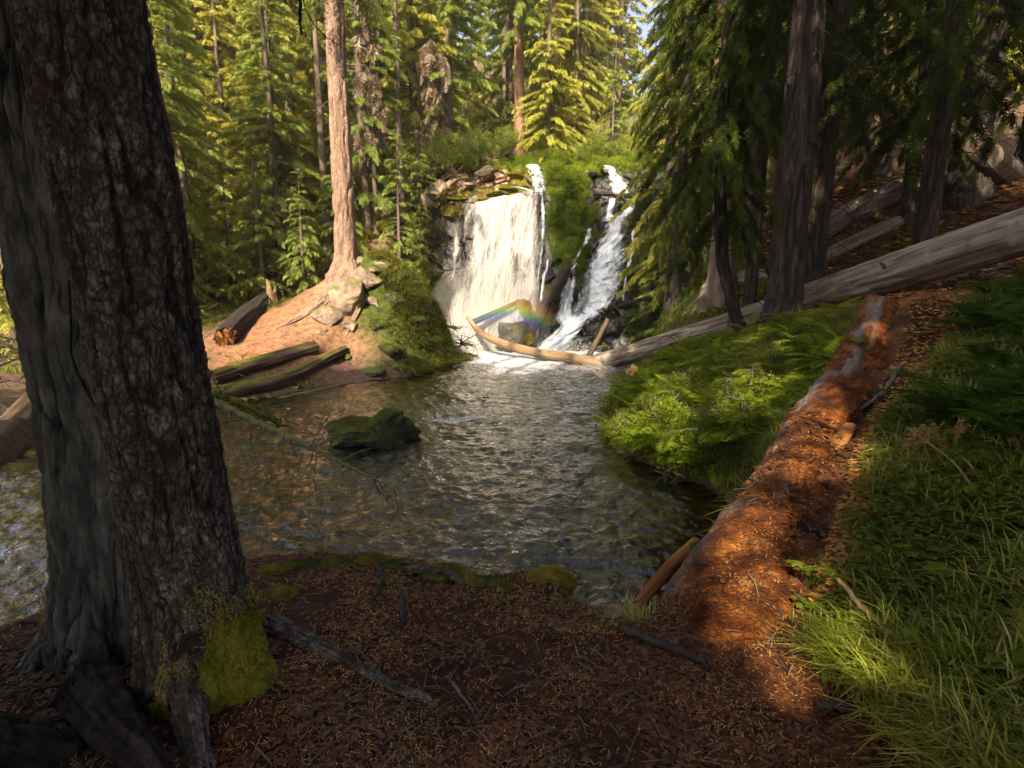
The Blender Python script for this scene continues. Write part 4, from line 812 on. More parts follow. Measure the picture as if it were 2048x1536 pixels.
# ---------------------------------------------------------------- logs
def log(name, pts, rad, mat, label, cat='log', group=None, n=40, seg=90, seed=0, amp=.10, furrow=.05, knots=0, jag=.25, parent=None, tnt=None, flat=1.):
    """a log along pts; its local x axis follows it so the grain runs lengthwise"""
    P = np.array(pts, float); P = smoothpath(P, seg) if len(P) > 2 else P[0]+(P[1]-P[0])*np.linspace(0, 1, seg)[:, None]
    o0 = P[0]; dx = unit(P[-1]-P[0]); q = Vector(dx).to_track_quat('X', 'Z'); R = np.array(q.to_matrix()); L = (P-o0)@R
    r = np.interp(np.linspace(0, 1, seg), np.linspace(0, 1, len(rad)), rad); th = np.arange(n)*2*pi/n
    s = np.concatenate([[0], np.cumsum(np.linalg.norm(np.diff(P, axis=0), axis=1))]); SS, TH = np.meshgrid(s, th, indexing='ij')
    rm_ = r.mean(); c = np.stack([SS*.5/rm_*.4, np.cos(TH)*1.2, np.sin(TH)*1.2], -1)+seed
    g = np.abs(fbm(np.stack([SS*.35/rm_*.2, np.cos(TH)*4, np.sin(TH)*4], -1)+seed, 3, 5))
    rr_ = r[:, None]*(1+amp*fbm(c, 4, seed)+furrow*(sstep(0, .3, g)*2-1)+.02*fbm(c*7, 2, 8))
    V = np.stack([L[:, 0:1]+0*TH, L[:, 1:2]+np.cos(TH)*rr_, L[:, 2:3]+np.sin(TH)*rr_*flat], -1)
    for e, sg in ((0, -1), (-1, 1)):      # splintered ends
        j = sg*jag*r[e]*(fbm(np.stack([np.cos(th)*3, np.sin(th)*3, th*0+seed], -1), 3, 3)*1.6+.5*np.abs(np.sin(th*5+seed)))
        for k in range(3): V[e if e == 0 else -1, :, 0] += j/3
    m = MB(); t = tnt(P, TH, SS) if tnt else .5
    m.add(V, gridF(seg, n, True)[:, ::-1], t if np.isscalar(t) else t.ravel())
    for e in (0, seg-1):
        ring = V[e]; cc = ring.mean(0); inner = cc+(ring-cc)*.55+np.array([(.12 if e == 0 else -.12)*r[e], 0, 0])+rm_*.15*fbm(ring*5/rm_, 2, 4)[:, None]*np.array([1, 0, 0])
        m.add(np.concatenate([ring, inner, cc[None]+np.array([[(.05 if e == 0 else -.05)*r[e], 0, 0]])]), np.concatenate([gridF(2, n, True)]), .5)
        m.F.append(np.stack([np.arange(n)+n, (np.arange(n)+1) % n+n, np.full(n, 2*n)], 1)+m.n-(2*n+1))
    rng = np.random.RandomState(seed)
    for k in range(knots):
        i = rng.randint(5, seg-5); a = rng.rand()*6.28; d = np.array([rng.uniform(-.3, .5), cos(a), sin(a)]); b = L[i]+np.array([0, cos(a), sin(a)])*r[i]*.8
        tube(m, [b, b+d*r[i]*.5, b+d*r[i]*rng.uniform(.7, 1.6)], [r[i]*.12, r[i]*.09, r[i]*.05], 7, .5)
    o = build(name, m, mat, parent, True); o.location = o0; o.rotation_mode = 'QUATERNION'; o.rotation_quaternion = q
    if label: tag(o, label, cat, group)
    o['_ws'] = 0; del o['_ws']
    return o
log('fallen_log', [at(1192, 727, 20.4), at(1440, 655, 16.2), at(1640, 592, 13.2), at(1880, 515, 10.9), at(2150, 432, 9.3)], [.33, .37, .40, .42, .44], M['log'], 'long smooth grey barkless log running from the pool up across the right bank', knots=4, seed=3, amp=.07, furrow=.03, n=56, seg=150, jag=1.6)
# the rotten red log used as a path
RL = np.array([(.80, 1.9), (1.16, 2.42), (1.85, 3.34), (2.68, 4.42), (4.15, 6.2), (5.3, 7.55), (6.3, 8.75), (6.9, 9.5)])
def Lx(y): return np.interp(y, RL[:, 1], RL[:, 0])
rz_ = height(RL[:, 0], RL[:, 1], False)+np.array([-.82, -.55, -.34, -.24, -.22, -.20, -.16, -.42]); RLP = smoothpath(np.column_stack([RL, rz_]), 260)
RLR = np.interp(np.linspace(0, 1, 260), [0, .15, .4, .7, 1], [.60, .56, .44, .42, .42])
def rot_log():
    n = 150; P = RLP; D = unit(np.gradient(P, axis=0)); side = unit(np.cross(D, [0, 0, 1.])); up = np.cross(side, D); th = np.arange(n)*2*pi/n
    s = np.concatenate([[0], np.cumsum(np.linalg.norm(np.diff(P, axis=0), axis=1))]); SS, TH = np.meshgrid(s, th, indexing='ij')
    c = np.stack([SS*1.1, np.cos(TH)*.9, np.sin(TH)*.9], -1); g = np.abs(fbm(np.stack([SS*.5, np.cos(TH)*3, np.sin(TH)*3], -1), 3, 7))
    left = sstep(.0, -.55, np.cos(TH)+.25*fbm(c*2, 3, 6)); a1, a2, av = vor(np.stack([SS*3.5, np.cos(TH)*3, np.sin(TH)*3], -1), 9)
    r = RLR[:, None]*(1+.20*fbm(c, 4, 2)+.05*fbm(c*6, 4, 3)); r = r+.035*left*sstep(0, .25, g)-.02+(1-left)*.02*(av-.5)
    steps = .11*sstep(.48, .51, fbm(c*1.4+5, 3, 12)*.5+.5); r = r-steps*(1-left)
    r = r-.16*np.exp(-(((SS-7.15-.2*np.cos(TH))/.10)**2))*sstep(-.2, .4, np.sin(TH))+.05*np.exp(-(((SS-7.0-.2*np.cos(TH))/.12)**2))
    V = P[:, None]+side[:, None]*np.cos(TH)[..., None]*r[..., None]*np.array([1.0, 1, 1])+up[:, None]*np.sin(TH)[..., None]*r[..., None]
    patch = sstep(.02, .16, fbm(np.stack([SS*.55, np.cos(TH)*1.2, np.sin(TH)*1.2], -1), 3, 22)+.05)
    grey = np.clip(.4*np.exp(-((np.cos(TH)+.80+.1*fbm(c*3, 2, 9))/.14)**2)*(SS < 4)*(np.sin(TH) > 0)*sstep(.3, .9, SS)+sstep(1.2, 3.2, SS)*left*(.08+.9*patch)+sstep(1.2, 3.2, SS)*.9*patch*sstep(.15, -.35, np.cos(TH)+.2*fbm(c*3, 2, 1)), 0, 1)
    m = MB(); m.add(V, gridF(260, n, True)[:, ::-1], grey.ravel()); return m
RLM = rot_log(); rl = tag(build('rotten_log', RLM, M['rot'], None, True), 'crumbling red-brown rotten log, grey along its left edge, rising up the bank like a path', 'log')
GB = [('mossy_log', [G(425, 765), G(520, 735), G(628, 702)], [.20, .25, .22], M['mosslog'], 'thick moss-topped log lying highest of three on the left shore', .1), ('mossy_log', [G(415, 800), G(560, 765), G(690, 705)], [.22, .22, .16], M['mosslog'], 'long dark mossy log in the middle of three on the left shore', .08),
      ('waterline_log', [G(470, 830), G(600, 795), G(705, 770)], [.10, .10, .06], M['mosslog'], 'thin bare log lying at the waterline of the left shore', .04), ('broken_log', [G(452, 690), G(500, 640), G(560, 590)], [.32, .34, .30], M['barkdark'], 'fallen log with a bright orange broken end on the left bank dirt', .22),
      ('distant_log', [G(370, 610), G(440, 590), G(520, 560)], [.2, .2, .18], M['log'], 'pale fallen log lying in shade under the left-bank trees', .7),
      ('weathered_log', [G(1560, 545), G(1650, 470), G(1755, 415), G(1850, 372)], [.34, .42, .46, .40], M['logweather'], 'wide splitting weathered log climbing the right slope', .18), ('weathered_log', [G(1585, 560), G(1690, 500), G(1790, 452)], [.20, .24, .22], M['logweather'], 'narrower weathered log just below the wide splitting one on the right slope', .1),
      ('weathered_log', [G(1408, 592), G(1450, 570), G(1560, 560)], [.26, .3, .3], M['logweather'], 'grey log end sticking out left of the slim dark trunk', .12)]
for (nm, P, rad, mt, lb, up) in GB:
    P = [p+np.array([0, 0, up]) for p in P]; o = log(nm, P, rad, mt, lb, seed=len(lb), furrow=.08, amp=.14, knots=2, jag=.5)
    if nm == 'broken_log':
        m = MB(); rng = np.random.RandomState(4); 
        for k in range(46):
            a = rng.rand()*6.28; q = rng.uniform(.1, .85)*.4; c0 = np.array([.15, q*cos(a), q*sin(a)]); tube(m, [c0, c0+np.array([-rng.uniform(.15, .5), rng.randn()*.04, rng.randn()*.04])], [.035, .008], 4, rng.rand(), False)
        tube(m, [(.12, 0, 0), (-.04, 0, 0)], [.30, .27], 18, .5); b = build('broken_end', m, M['rotbright'], o, False); b['label'] = 'splintered bright orange end'
log('mossy_log', [at(948, 644, 24.5), at(1040, 602, 25.0)], [.14, .10], M['barkdark'], 'straight log propped against the foot of the broad waterfall', seed=8, furrow=.06)
log('driftwood_log', [at(936, 636, 24.0), at(965, 668, 23.3), at(1020, 692, 22.4), at(1070, 705, 21.6), at(1140, 716, 20.8), at(1205, 732, 19.9)], [.10, .15, .18, .19, .21, .23], M['logtan'], 'bent tan barkless log across the pool below the waterfall', seed=9, n=40, furrow=.07, amp=.18, knots=7, jag=1.4)
log('leaning_log', [at(1040, 700, 23.9), at(1090, 610, 24.3), at(1138, 528, 24.6)], [.25, .25, .20], M['barkdark'], 'dark wet log leaning up against the buttress between the two falls', seed=10)
log('small_log', [at(1236, 612, 24.0), at(1298, 594, 24.0)], [.10, .08], M['barkdark'], 'thin dark log jutting out right of the cascade', seed=11)
log('small_log', [at(1178, 712, 22.8), at(1215, 640, 23.6)], [.12, .10], M['mosslog'], 'short mossy log leaning upright against the rocks at the foot of the cascade', seed=12)
log('small_log', [at(1190, 386, 28.3), at(1268, 392, 28.0)], [.13, .11], M['barkdark'], 'dark log wedged across the top of the narrow cascade', seed=13)
log('small_log', [at(1052, 352, 28.0), at(1082, 380, 27.0)], [.12, .09], M['mosslog'], 'short mossy log lying over the lip beside the upper chute', seed=14)
log('bank_log', [at(-40, 905, 8.8), at(20, 850, 9.6), at(85, 782, 10.6)], [.24, .22, .19], M['logtan'], 'brown log rising beside the brush pile left of the near double trunk', seed=15)
log('bank_log', [at(1275, 1213, 3.55), at(1335, 1140, 4.0), at(1392, 1085, 4.45)], [.045, .055, .05], M['rotbright'], 'short mossy orange broken log in the water beside the rotten path log', seed=16, jag=1.)
log('broken_snag', [G(2010, 360)+np.array([0, 0, .2]), at(1975, 318, 17.3), at(1935, 262, 17.6)], [.45, .40, .34], M['barkfar'], 'leaning broken snag with a pale snapped top at the upper right', seed=17, jag=2.)
log('split_plank', [G(1668, 905)+np.array([0, 0, .06]), G(1700, 862)+np.array([0, 0, .06])], [.07, .055], M['rotbright'], 'bright orange slab of split wood beside the rotten path log', seed=18, flat=.4)
# torn stump on the slope and the upright stub
def stump(u, v, h, r, label, mat, seed=0):
    p = G(u, v); th = np.arange(40)*2*pi/40; zs_ = np.linspace(-.3, h, 60); TH, Z = np.meshgrid(th, zs_)
    q = np.stack([np.cos(TH), np.sin(TH), Z], -1); cutt = h*(.55+.45*fbm(np.stack([np.cos(TH)*1.6, np.sin(TH)*1.6, TH*0+seed], -1), 3, seed))
    rr_ = r*(1+.6*np.exp(-np.maximum(0, Z)/.25)*(1+.5*np.cos(5*TH)))*(1+.15*fbm(q*np.array([4, 4, .8]), 3, seed)); zz = np.minimum(Z, cutt); rr_ = np.where(Z > cutt, rr_*.75, rr_)
    m = MB(); m.add(np.stack([np.cos(TH)*rr_, np.sin(TH)*rr_, zz], -1), gridF(60, 40, True)); o = build('stump', m, mat, None, True); o.location = p; return tag(o, label, 'stump')
stump(545, 612, 1.3, .17, 'slim pale broken stump standing on the left bank dirt', M['logtan'], 2)
stump(1735, 345, 1.5, .5, 'torn reddish stump at the top of the right slope', M['barkred'], 3)
stump(1760, 352, 1.0, .35, 'low dark stump just right of the torn reddish stump', M['barkdark'], 4)

# ---------------------------------------------------------------- rocks
def rock_mb(seed, sx, sy, sz, n=44, facets=12, rough=.1, lobes=None):
    rng = np.random.RandomState(seed); u = np.linspace(0, 1, n)*pi; w = np.arange(2*n)*pi/n; U, W = np.meshgrid(u, w, indexing='ij')
    q = np.stack([np.sin(U)*np.cos(W), np.sin(U)*np.sin(W), np.cos(U)], -1); p = q.copy()
    for k in range(facets):
        a = unit(rng.randn(3)); d = rng.uniform(.5, .85); e = np.maximum(0, p@a-d); p = p-a*e[..., None]*.9
    p = p*(1+rough*fbm(q*1.8+seed, 4, seed)+.03*fbm(q*9, 3, seed))[..., None]
    if lobes: p[..., 2] *= 1+lobes*(np.tanh(p[..., 0]*3)-.9*np.exp(-((p[..., 0]+.02)/.16)**2))
    m = MB(); m.add(p*np.array([sx, sy, sz]), gridF(n, 2*n, True)[:, ::-1]); return m
def rock(loc, size, mat, label, seed, cat='rock', group=None, name='rock', fz=0, rz=0, fmat=None, fl=.05, **kw):
    m = rock_mb(seed, *size, **kw); o = build(name, m, mat, None, True); o.location = loc; o.rotation_euler = (0, 0, rz); tag(o, label, cat, group)
    if fz:
        rng = np.random.RandomState(seed); P, Nn = surf_pts(m, fz, rng, lambda c, n: np.clip(n[:, 2]+.35, 0, 1)*np.clip(.35+fbm(c*2.5/max(size), 3, 5), 0.02, 1))
        f = MB(); fuzz(f, P, Nn, fl, fl*.12, rng, .5, np.clip(.4+.4*fbm(P*3/max(size), 2, 3)+.15*rng.randn(len(P)), 0, 1)); build('moss', f, fmat or M['mossfuzz'], o)
    return o
rock((-2.70, 9.55, .12), (.92, .62, .52), M['mossrock'], 'big two-humped mossy boulder standing alone in the river', 21, 'boulder', None, 'boulder', fz=24000, n=90, lobes=.30, fl=.040, rough=.5, fmat=M['moundgrass'])
RG = np.random.RandomState(12)
for i, (u, v, s, fl_) in enumerate([(655, 640, .8, .6), (700, 610, 1.05, .75), (738, 572, .75, .7), (690, 560, .40, .6), (762, 532, .42, .5), (715, 528, .35, .6), (668, 592, .40, .6), (792, 506, .30, .8), (740, 610, .38, .6), (640, 668, .30, .5), (702, 655, .55, .45), (745, 545, .5, .4)]):
    p = G(u, v); rock(p+np.array([0, .12, s*fl_*.35]), (s, s*.7, s*fl_*1.1), M['tanrock'], 'angular tan rock embedded in the slope below the sunlit trunk', 40+i, group='tan rocks on the mound', rz=RG.rand()*3, facets=22, rough=.22)
for i, (u, v, s, f_) in enumerate([(745, 742, .55, .45), (690, 712, .3, .5), (800, 735, .45, .4), (885, 758, .28, .5), (915, 762, .2, .6), (850, 770, .2, .5), (938, 752, .22, .5), (970, 748, .3, .6), (830, 752, .3, .3), (760, 765, .25, .3), (1010, 742, .15, .5), (590, 775, .2, .4), (960, 733, .3, .3), (905, 732, .4, .3)]):
    p = G(u, v); rock(p, (s, s*.7, s*f_), M['mossrock'] if i < 5 else M['wetrock'], 'low mossy or wet rock at the water edge below the grassy mound', 60+i, group='rocks along the far shore', rz=RG.rand()*3, facets=18)
for i, (u, v, s, k) in enumerate([(1160, 575, .42, 1.5), (1163, 620, .5, 1.3), (1148, 690, .42, .9), (1190, 655, .55, .8), (1225, 655, .55, .8), (1205, 700, .5, .7), (1172, 712, .4, .6), (1244, 540, .38, 1.5), (1250, 600, .5, 1.2), (1250, 690, .6, .8), (1105, 640, .35, 1.1), (1215, 615, .4, .8), (1080, 500, .3, 1.8), (1076, 570, .4, 1.6), (1240, 478, .4, .8), (1222, 420, .28, 1.), (1290, 690, .6, .7), (1140, 655, .3, .7), (1088, 620, .35, 1.)]):
    p = CL(u, v, .35); rock(p, (s, s*.8, s*k), M['wetrock'], 'black wet boulder beside the falling water of the cascade', 80+i, group='wet boulders around the cascade', rz=RG.rand()*3, facets=16, rough=.2)
rock(at(1030, 672, 24.5), (1.35, .6, 1.0), M['wetrock'], 'dark mossy rock face rising behind the bent log at the foot of the falls', 108, fz=9000, n=80, facets=24, rough=.4, fl=.08, fmat=M['goldfuzz'])
for i, (u, v, y, s, k) in enumerate([(1052, 625, 24.6, .26, 2.4), (1058, 680, 23.8, .22, 1.6), (1082, 640, 24.6, .24, 2.6), (1046, 612, 24.8, .3, .9), (1100, 590, 24.9, .2, 2.6)]):
    rock(at(u, v, y), (s, s*.8, s*k), M['ymoss'], 'rock wrapped in bright yellow-green moss at the foot of the falls', 110+i, group='yellow mossy rocks at the foot of the falls', fz=5000, rough=.35, fl=.10, fmat=M['goldfuzz'])
for i, (u, v, off, s, k) in enumerate([(1030, 350, .1, .32, 1.1), (1015, 375, .1, .35, .7), (990, 388, .1, .4, .5), (1045, 375, .2, .25, .5), (925, 398, .1, .5, .4), (905, 430, .1, .35, .7), (968, 400, .1, .3, .4), (845, 535, .3, .4, 1.3), (852, 560, .3, .35, 1.0)]):
    rock(CL(u, v, off), (s*1.7, s, s*k*.7), M['ymoss'], 'cushion of yellow-green moss on the rock beside the waterfall lip', 120+i, cat='moss cushion', name='moss_cushion', group='moss cushions by the waterfall lip', fz=3000, fl=.07, fmat=M['goldfuzz'])
for i, (u, v, s, k) in enumerate([(975, 345, .8, .5), (880, 385, 1.0, .7), (845, 410, .8, .9)]):
    rock(CL(u, v, .1), (s, s*.8, s*k), M['tanrock'], 'dry tan rock on the ledge above and left of the waterfall', 140+i, group='dry tan rocks above the waterfall', facets=22)
root([at(692, 540, 19.7)-np.array([0, 0, .2]), G(660, 585)-np.array([0, 0, .10]), G(628, 615)-np.array([0, 0, .06]), G(590, 640), G(545, 660)-np.array([0, 0, .03])], [.34, .26, .20, .12, .05], M['barksun'], n=20, seed=31); tag(bpy.context.scene.objects[-1], 'thick pale root running down from the sunlit trunk onto the orange dirt', 'root')
root([at(712, 540, 19.6)-np.array([0, 0, .25]), G(722, 600)-np.array([0, 0, .05]), G(690, 672)-np.array([0, 0, .05])], [.28, .14, .05], M['barksun'], n=20, seed=32); tag(bpy.context.scene.objects[-1], 'shorter pale root dropping straight down the front of the mound', 'root')
for i, (u, v, s, k) in enumerate([(790, 600, .45, .7), (760, 650, .4, .6), (830, 640, .4, .6), (800, 560, .35, .8), (870, 680, .4, .5), (780, 700, .5, .5), (850, 600, .3, .8)]):
    rock(G(u, v), (s, s*.8, s*k), M['mossrock'], 'moss-covered lump of rock on the grassy face of the mound', 240+i, group='mossy rocks on the mound', fz=3500, fl=.09, rz=i, fmat=M['moundgrass'])
# the mossy rim of the near bank
for i, (u, v, s, k, m_) in enumerate([(545, 1142, .13, .5, 0), (600, 1134, .15, .4, 0), (665, 1128, .15, .4, 0), (730, 1128, .14, .4, 0), (790, 1135, .12, .4, 0), (885, 1150, .13, .55, 1), (935, 1168, .10, .5, 1), (985, 1168, .12, .4, 0), (1050, 1140, .15, .75, 0), (1095, 1165, .16, .55, 0), (1150, 1195, .13, .5, 0), (560, 1190, .10, .7, 1), (520, 1240, .09, .6, 1)]):
    p = G(u, v); rock(p-np.array([0, 0, .02]), (s*1.3, s, s*k), M['ymoss'] if m_ else M['moss'], 'hump of %s moss on the rim of the near bank' % ('golden' if m_ else 'olive green'), 160+i, cat='moss hump', name='moss_hump', group='golden moss humps' if m_ else 'green moss humps', fz=6500, fl=.020, n=50, rz=RG.rand(), fmat=M['goldfuzz'] if m_ or i % 3 == 0 else None)
rock(G(1232, 1236)+np.array([0, .03, .02]), (.075, .06, .06), M['tanrock'], 'fist-sized orange stone at the notch of the near bank', 190)
rock(G(1430, 1120)+np.array([.1, .2, -.1]), (.25, .2, .12), M['mossrock'], 'mossy rock in shallow water against the path log', 191, fz=4000, fl=.02)
root([gz(800, 1150, .03), gz(850, 1150, .045), gz(905, 1163, .04), gz(935, 1180, .0)], [.02, .028, .022, .012], M['barkbrown'], n=14, seed=21, nm='root', tnt=.6); tag(bpy.context.scene.objects[-1], 'dark root curling over the mossy rim of the near bank', 'root')

# ---------------------------------------------------------------- twigs and sticks
def stick(pts, rad, mat, label, name='stick', twigs=0, seed=0, cat='stick', n=7, tl=.3, sub=24, group=None, tr=.3):
    rng = np.random.RandomState(seed); P = smoothpath(np.array(pts, float), sub); P = P+rng.randn(*P.shape)*np.mean(rad)*.25
    m = MB(); tube(m, P, np.interp(np.linspace(0, 1, sub), np.linspace(0, 1, len(rad)), rad), n, .5, True, .15, seed)
    for k in range(twigs):
        i = rng.randint(2, sub-1); d = unit(P[min(i+1, sub-1)]-P[i-1]); a = unit(rng.randn(3)+d*.8); l = tl*rng.uniform(.3, 1.2)
        q = [P[i]]; 
        for j in range(7): a = unit(a+rng.randn(3)*.22+np.array([0, 0, -.12])); q.append(q[-1]+a*l/7)
        tube(m, q, np.linspace(np.mean(rad)*tr, .0015, 8), 4, .5, False)
    o = build(name, m, mat, None, True, origin=tuple(P[0])); return tag(o, label, cat, group)
stick([at(415, 795, 6.9), at(500, 838, 6.7), at(600, 885, 6.4), at(700, 935, 6.1), at(800, 980, 5.8)], [.055, .045, .034, .02, .006], M['lichentwig'], 'long bare fallen branch with curling twigs hanging over the river', 'fallen_branch', 46, 4, 'branch', tl=.75, sub=50, n=10)
stick([at(425, 790, 7.0), at(480, 805, 6.9), at(560, 850, 6.8)], [.05, .05, .02], M['moss'], 'moss-coated limb beside the base of the long bare branch', 'mossy_limb', 26, 5, 'branch', tl=.5)
stick([G(1755, 1262)+np.array([0, 0, .02]), at(1722, 1212, 2.12), at(1676, 1158, 2.12)], [.016, .014, .009], M['logtan'], 'pale dry stick poking up out of the grass', 'stick', 0, 6)
stick([G(1768, 1268)+np.array([0, 0, .02]), G(1745, 1235)+np.array([0, 0, .04])], [.02, .014], M['logtan'], 'short brown stick lying behind the pale dry one', 'stick', 0, 7)
stick([at(603, -40, 5.0), at(600, 20, 5.0), at(603, 72, 5.0)], [.018, .015, .008], M['darktwig'], 'black broken branch tip hanging in from the top edge', 'hanging_branch', 0, 8, 'branch')
stick([at(600, -40, 5.2), at(612, 20, 5.2), at(640, 62, 5.2), (at(692, 100, 5.2))], [.006, .005, .004, .003], M['darktwig'], 'thin curved black twig hanging in from the top edge', 'hanging_twig', 3, 9, 'twig', tl=.2)
stick([gz(750, 1130, .02), gz(765, 1165, .03), gz(748, 1200, .015), gz(735, 1228, .0)], [.012, .016, .012, .005], M['darktwig'], 'charred crooked stick on the needles by the mossy rim', 'stick', 4, 10, tl=.08)
stick([gz(802, 1180, .0), gz(806, 1230, .03), gz(806, 1262, .0)], [.012, .02, .006], M['darktwig'], 'upright black splinter of wood on the needles', 'stick', 0, 11)
stick([gz(1055, 1200, .0), gz(1105, 1228, .01)], [.008, .006], M['darktwig'], 'short dark stick near the green mossy hump', 'stick', 0, 12)
stick([gz(1240, 1265, .03), gz(1300, 1290, .03), gz(1380, 1320, .025), gz(1432, 1345, .01)], [.022, .02, .018, .006], M['darktwig'], 'dark grey root crossing the needles at the foot of the path log', 'root', 0, 13, 'root')
stick([gz(1630, 1418, .02), gz(1680, 1424, .03), gz(1710, 1428, .01)], [.012, .02, .008], M['darktwig'], 'black lump of wood at the grass edge', 'stick', 0, 14)
stick([gz(905, 1370, .01), gz(945, 1425, .012)], [.006, .006], M['twig'], 'short tan stick lying in the middle of the needle floor', 'stick', 0, 15)
stick([G(1560, 862)+np.array([-.1, -.1, .25]), G(1660, 868)+np.array([0, 0, .1])], [.012, .006], M['twig'], 'thin stick lying across the rotten path log', 'stick', 2, 16)
stick([G(1800, 740)+np.array([0, 0, .05]), G(1760, 800)+np.array([0, 0, .06]), G(1690, 840)+np.array([0, 0, .02])], [.03, .025, .01], M['twig'], 'grey branch lying on the bark chips right of the path log', 'stick', 5, 17)
rng = np.random.RandomState(31)
for k in range(16):      # brush pile
    p = at(rng.uniform(-60, 70), rng.uniform(660, 800), rng.uniform(8.6, 11)); q = p+np.array([rng.uniform(-1.6, 1.6), rng.uniform(-1, 1), rng.uniform(-.5, .7)])
    stick([p, (p+q)/2+rng.randn(3)*.1, q], [.02, .015, .006], M['twig'], 'bare branch in the tangled brush pile left of the near double trunk', 'branch', 8, 40+k, 'branch', tl=.7, group='branches of the brush pile')
def twigclump(p, r, nn, mat, label, seed, name='dead_shrub', cat='dead shrub', up=.5):
    rng = np.random.RandomState(seed); m = MB()
    for k in range(nn):
        a = unit(np.array([rng.randn(), rng.randn(), abs(rng.randn())*up+.1])); q = [np.zeros(3)]; l = r*rng.uniform(.5, 1.3)
        for j in range(7): a = unit(a+rng.randn(3)*.25+np.array([0, 0, -.1])); q.append(q[-1]+a*l/7)
        tube(m, q, np.linspace(.02*r+.006, .004, 8), 4, .5, False)
        for s_ in range(2):
            i = rng.randint(3, 7); b = unit(rng.randn(3)); tube(m, [q[i], q[i]+b*l*.2, q[i]+b*l*.35+np.array([0, 0, -.05])], [.006, .005, .003], 3, .5, False)
    o = build(name, m, mat, None, True); o.location = p; return tag(o, label, cat)
twigclump(G(980, 745)+np.array([0, 0, .02]), .55, 40, M['darktwig'], 'dark root wad stranded in the shallows below the pool', 3, 'root_wad', 'root wad')
twigclump(at(925, 690, 22.3), 1.0, 30, M['darktwig'], 'dead dark shrub at the right tip of the grassy mound', 4)
twigclump(at(900, 655, 22.0), .8, 16, M['twig'], 'bare curling twigs above the right edge of the grassy mound', 5)
twigclump(G(1950, 560), .9, 30, M['twig'], 'pale tangled roots under the long fallen log at the right', 6)
twigclump(G(430, 560), 1.6, 60, M['twig'], 'bare tan brush under the left-bank trees', 7)
twigclump(at(985, 322, 29.0), .6, 24, M['logtan'], 'dry tan brush on the cliff top left of the upper chute', 8)
twigclump(at(905, 352, 27.9), .9, 30, M['logtan'], 'dry bleached brush above the left end of the waterfall lip', 9)
twigclump(G(1330, 985), .5, 24, M['twig'], 'small washed-up twigs under the fern bank', 10)

# ---------------------------------------------------------------- plants
def fern_geo(seed, nf, L, fine=11):
    rng = np.random.RandomState(seed); m = MB()
    for k in range(nf):
        az = k*2*pi/nf+rng.randn()*.3; l = L*rng.uniform(.65, 1.1); e = radians(rng.uniform(35, 75)); s = np.linspace(0, 1, fine*2)
        ang = e-s*radians(95)*rng.uniform(.7, 1.1); P = np.zeros((len(s), 3)); st = l/len(s); P[:, 2] = np.cumsum(np.sin(ang))*st; h = np.cumsum(np.cos(ang))*st
        P[:, 0] = h*cos(az); P[:, 1] = h*sin(az); T = unit(np.gradient(P, axis=0)); sd_ = np.array([-sin(az), cos(az), 0.]); sd_ = np.tile(sd_, (len(s), 1)); N_ = np.cross(T, sd_)
        w = .30*l*np.sin(np.clip((s*.88+.13), 0, 1)*pi)**.8
        for sg in (-1, 1):
            i = np.arange(2, len(s)); D = unit(sd_[i]*sg+T[i]*.45-N_[i]*.15*1+rng.randn(len(i), 3)*.05); V0 = P[i]; wd = T[i]*(l/len(s))*.55
            tip = V0+D*w[i][:, None]; mid = V0+D*w[i][:, None]*.4
            V = np.stack([V0, mid+wd, tip, mid-wd], 1).reshape(-1, 3); m.add(V, np.arange(len(V)).reshape(-1, 4), np.repeat(np.clip(.25+.5*s[i]+.12*rng.randn(len(i)), 0, 1), 4))
        tube(m, P[::3], np.linspace(.006, .002, len(P[::3]))*L*1.5, 3, .2, False)
    return m
def leafplant_geo(seed, n, R, Lf, tall=.4):
    rng = np.random.RandomState(seed); m = MB(); O = []; D = []; 
    th = np.linspace(-2.2, 2.2, 15); rad = 1-.42*np.abs(np.sin(th*3.4))-.12*np.abs(th)/2.2
    tv = np.concatenate([[[0, 0, 0]], np.stack([rad*np.cos(th)*.6+.35, rad*np.sin(th)*.62, -.18*rad**2*np.ones(15)], 1)]); tf = np.array([[0, i, i+1, i+1] for i in range(1, 15)])[:, :3]
    for k in range(n):
        a = rng.rand()*6.28; r = R*rng.rand()**.6; h = tall*rng.uniform(.4, 1); p = np.array([r*cos(a), r*sin(a), h]); tube(m, [(r*.2*cos(a), r*.2*sin(a), 0), (r*.7*cos(a), r*.7*sin(a), h*.7), p], [.004*Lf*10, .003*Lf*10, .002*Lf*10], 4, .3, False)
        d = unit(np.array([cos(a), sin(a), -.25+.2*rng.randn()])); y = unit(np.cross([0, 0, 1.], d)+rng.randn(3)*.15); z = np.cross(d, y); l = Lf*rng.uniform(.7, 1.2)
        inst(m, tv, tf, (d*l)[None], (y*l)[None], (z*l)[None], p[None], [rng.uniform(.1, .9)])
    return m
